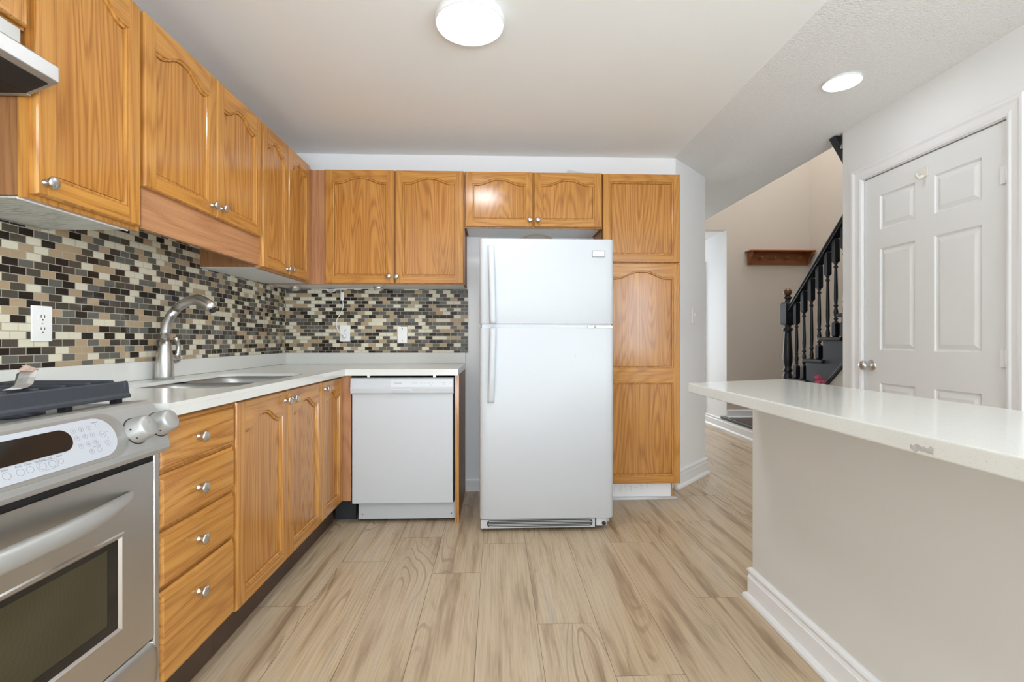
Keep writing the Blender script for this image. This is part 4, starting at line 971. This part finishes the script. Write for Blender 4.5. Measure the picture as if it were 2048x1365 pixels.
# rail, newel, balusters
SL = RISE / RUN
rail_z = lambda y: 1.368 + (4.325 - y) * (2.033 - 1.378) / (4.325 - 3.637)
SLR = (2.033 - 1.378) / (4.325 - 3.637)
b = MB(); ye = 2.3
prf = [(-.030, -.050), (.030, -.050), (.030, -.034), (.022, -.026), (.032, -.012), (.030, .004), (.016, .012), (-.016, .012), (-.030, .004), (-.032, -.012), (-.022, -.026), (-.030, -.034)]
b.grid([[(XS + .02 + a, y, rail_z(y) + z) for a, z in prf] for y in (4.335, ye)], 0, False, True, True, True); b.build('handrail', BLKM, sc)
def turned(parent, x, y, z0, z1, sq, name):
    "square block, turned shaft, square block up to z1"
    b = MB(); hgt = z1 - z0; bl = .11; tp = z1 - .20
    h_ = sq / 2
    def chamf(za, zb):
        ch = .35 * sq
        o = lambda k, z: [(x - h_ * k, y - h_ * k, z), (x + h_ * k, y - h_ * k, z), (x + h_ * k, y + h_ * k, z), (x - h_ * k, y + h_ * k, z)]
        b.grid([o(.70, za), o(1, za + .012), o(1, zb - .012), o(.70, zb)], 0, False, True, True, True)
    chamf(z0 - .012, z0 + bl); chamf(tp, z1)
    a, c = z0 + bl - .004, tp + .004; ln = c - a; r = sq / 2
    pr = [(.80, 0), (.82, .012), (.55, .03), (.55, .04), (.92, .055), (.92, .065), (.60, .08), (.82, .12), (.98, .17), (.72, .23), (.55, .255), (.95, .27), (.95, .285), (.62, .30), (.74, .34), (.86, .42), (.80, .60), (.66, .80), (.56, .89), (.54, .90), (.90, .915), (.90, .93), (.55, .945), (.55, .965), (.86, .985), (.84, 1.0)]
    b.lathe([(r * q * .92, a - z0 + ln * t) for q, t in pr], (x, y, z0), seg=16)
    return b.build(name, BLKM, parent)
bys = [4.237, 4.133, 4.033, 3.935, 3.832, 3.738, 3.640, 3.54, 3.44]
bt = [2, 2, 2, 3, 3, 4, 4, 5, 5]
for i, y in enumerate(bys):
    zt = .7105 + (bt[i] - 2) * RISE
    if i == 2: zt = nose(2)[1]
    turned(sc, XS + .02, y, zt + .012, rail_z(y) - .046, .040, 'baluster')
b = MB(); nx, ny = XS + .02, 4.368
o4 = lambda k, z: [(nx - k, ny - k, z), (nx + k, ny - k, z), (nx + k, ny + k, z), (nx - k, ny + k, z)]
b.grid([o4(.036, 1.200), o4(.044, 1.218), o4(.044, 1.398), o4(.034, 1.415)], 0, False, True, True, True)
b.grid([o4(.044, LZ + .004), o4(.044, .52), o4(.036, .54)], 0, False, True, True, True)
b.lathe([(.036, .53), (.036, .55), (.026, .565), (.040, .58), (.040, .60), (.026, .62), (.034, .66), (.042, .72), (.040, .735), (.026, .755), (.040, .77), (.040, .785), (.028, .80), (.034, .83), (.041, .86), (.042, .90), (.038, 1.0), (.030, 1.12), (.028, 1.140), (.042, 1.150), (.044, 1.165), (.028, 1.180), (.030, 1.195), (.036, 1.205)], (nx, ny, 0), seg=20)
b.lathe([(.034, 1.41), (.026, 1.425), (.020, 1.437), (.034, 1.450), (.036, 1.458), (.022, 1.470), (.020, 1.478)], (nx, ny, 0), seg=20)
nw = b.build('newel_post', BLKM, sc)
b = MB(); b.lathe([(.001, -.036)] + [(.0365 * math.cos(a), .0365 * math.sin(a)) for a in [(-80 + 10 * i) * PI / 180 for i in range(17)]] + [(.001, .0365)], (nx, ny, 1.508), seg=24); plabel(b.build('ball_finial', FINIAL, nw), 'worn brown ball finial')
# pink flower stuck on the stringer
pf = thing('pink_flower', 'small pink artificial flower resting on the black stair stringer moulding', 'flower', (XS - .03, 3.80, .735))
fc0 = Vector((XS - .042, 3.838, .738))
for fcx, sc_ in ((fc0, 1.35), (fc0 + Vector((.004, -.055, -.020)), 1.0)):
    for k in range(5):
        a = 2 * PI * k / 5 + .3; d = Vector((-.35, math.cos(a), math.sin(a))); sd = Vector((0, -math.sin(a), math.cos(a)))
        rows = []
        for u, wd in ((.1, .25), (.4, .8), (.75, 1.0), (1.0, .35)):
            c0 = fcx + d * .030 * u * sc_ + Vector((-.010 * u * u, 0, 0)); wv = sd * .013 * wd * sc_
            rows.append([c0 - wv, c0 + Vector((.004, 0, 0)), c0 + wv, c0 + Vector((.006, 0, 0))])
        b = MB(); b.grid(rows, 0, True, True, True, True); b.build('petal', PINK, pf)
b = MB(); b.lathe([(.001, -.006), (.006, -.004), (.007, .002), (.001, .008)], fc0, (-1, 0, 0), 10); b.build('flower_centre', plain('dark_pink', (.45, .05, .12), .6), pf)
# black rail end at the edge of the ceiling
rl = thing('rail_end', 'black wooden rail end with a metal bracket at the ceiling edge beside the door wall', 'rail', (2.2, 2.965, 2.15))
b = MB(); b.prism([(2.140, 2.350), (2.152, 2.3565), (2.188, 2.3565), (2.285, 2.195), (2.262, 2.150), (2.235, 2.190)], 0, .05, lambda s, t, n: (s, 2.945 + n, t)); b.build('rail', BLKM, rl, .003)
b = MB(); b.box(2.180, 2.206, 2.930, 2.944, 2.270, 2.356); b.box(2.176, 2.206, 2.930, 2.990, 2.3535, 2.3565); plabel(b.build('bracket', NICK, rl), 'bare metal bracket')
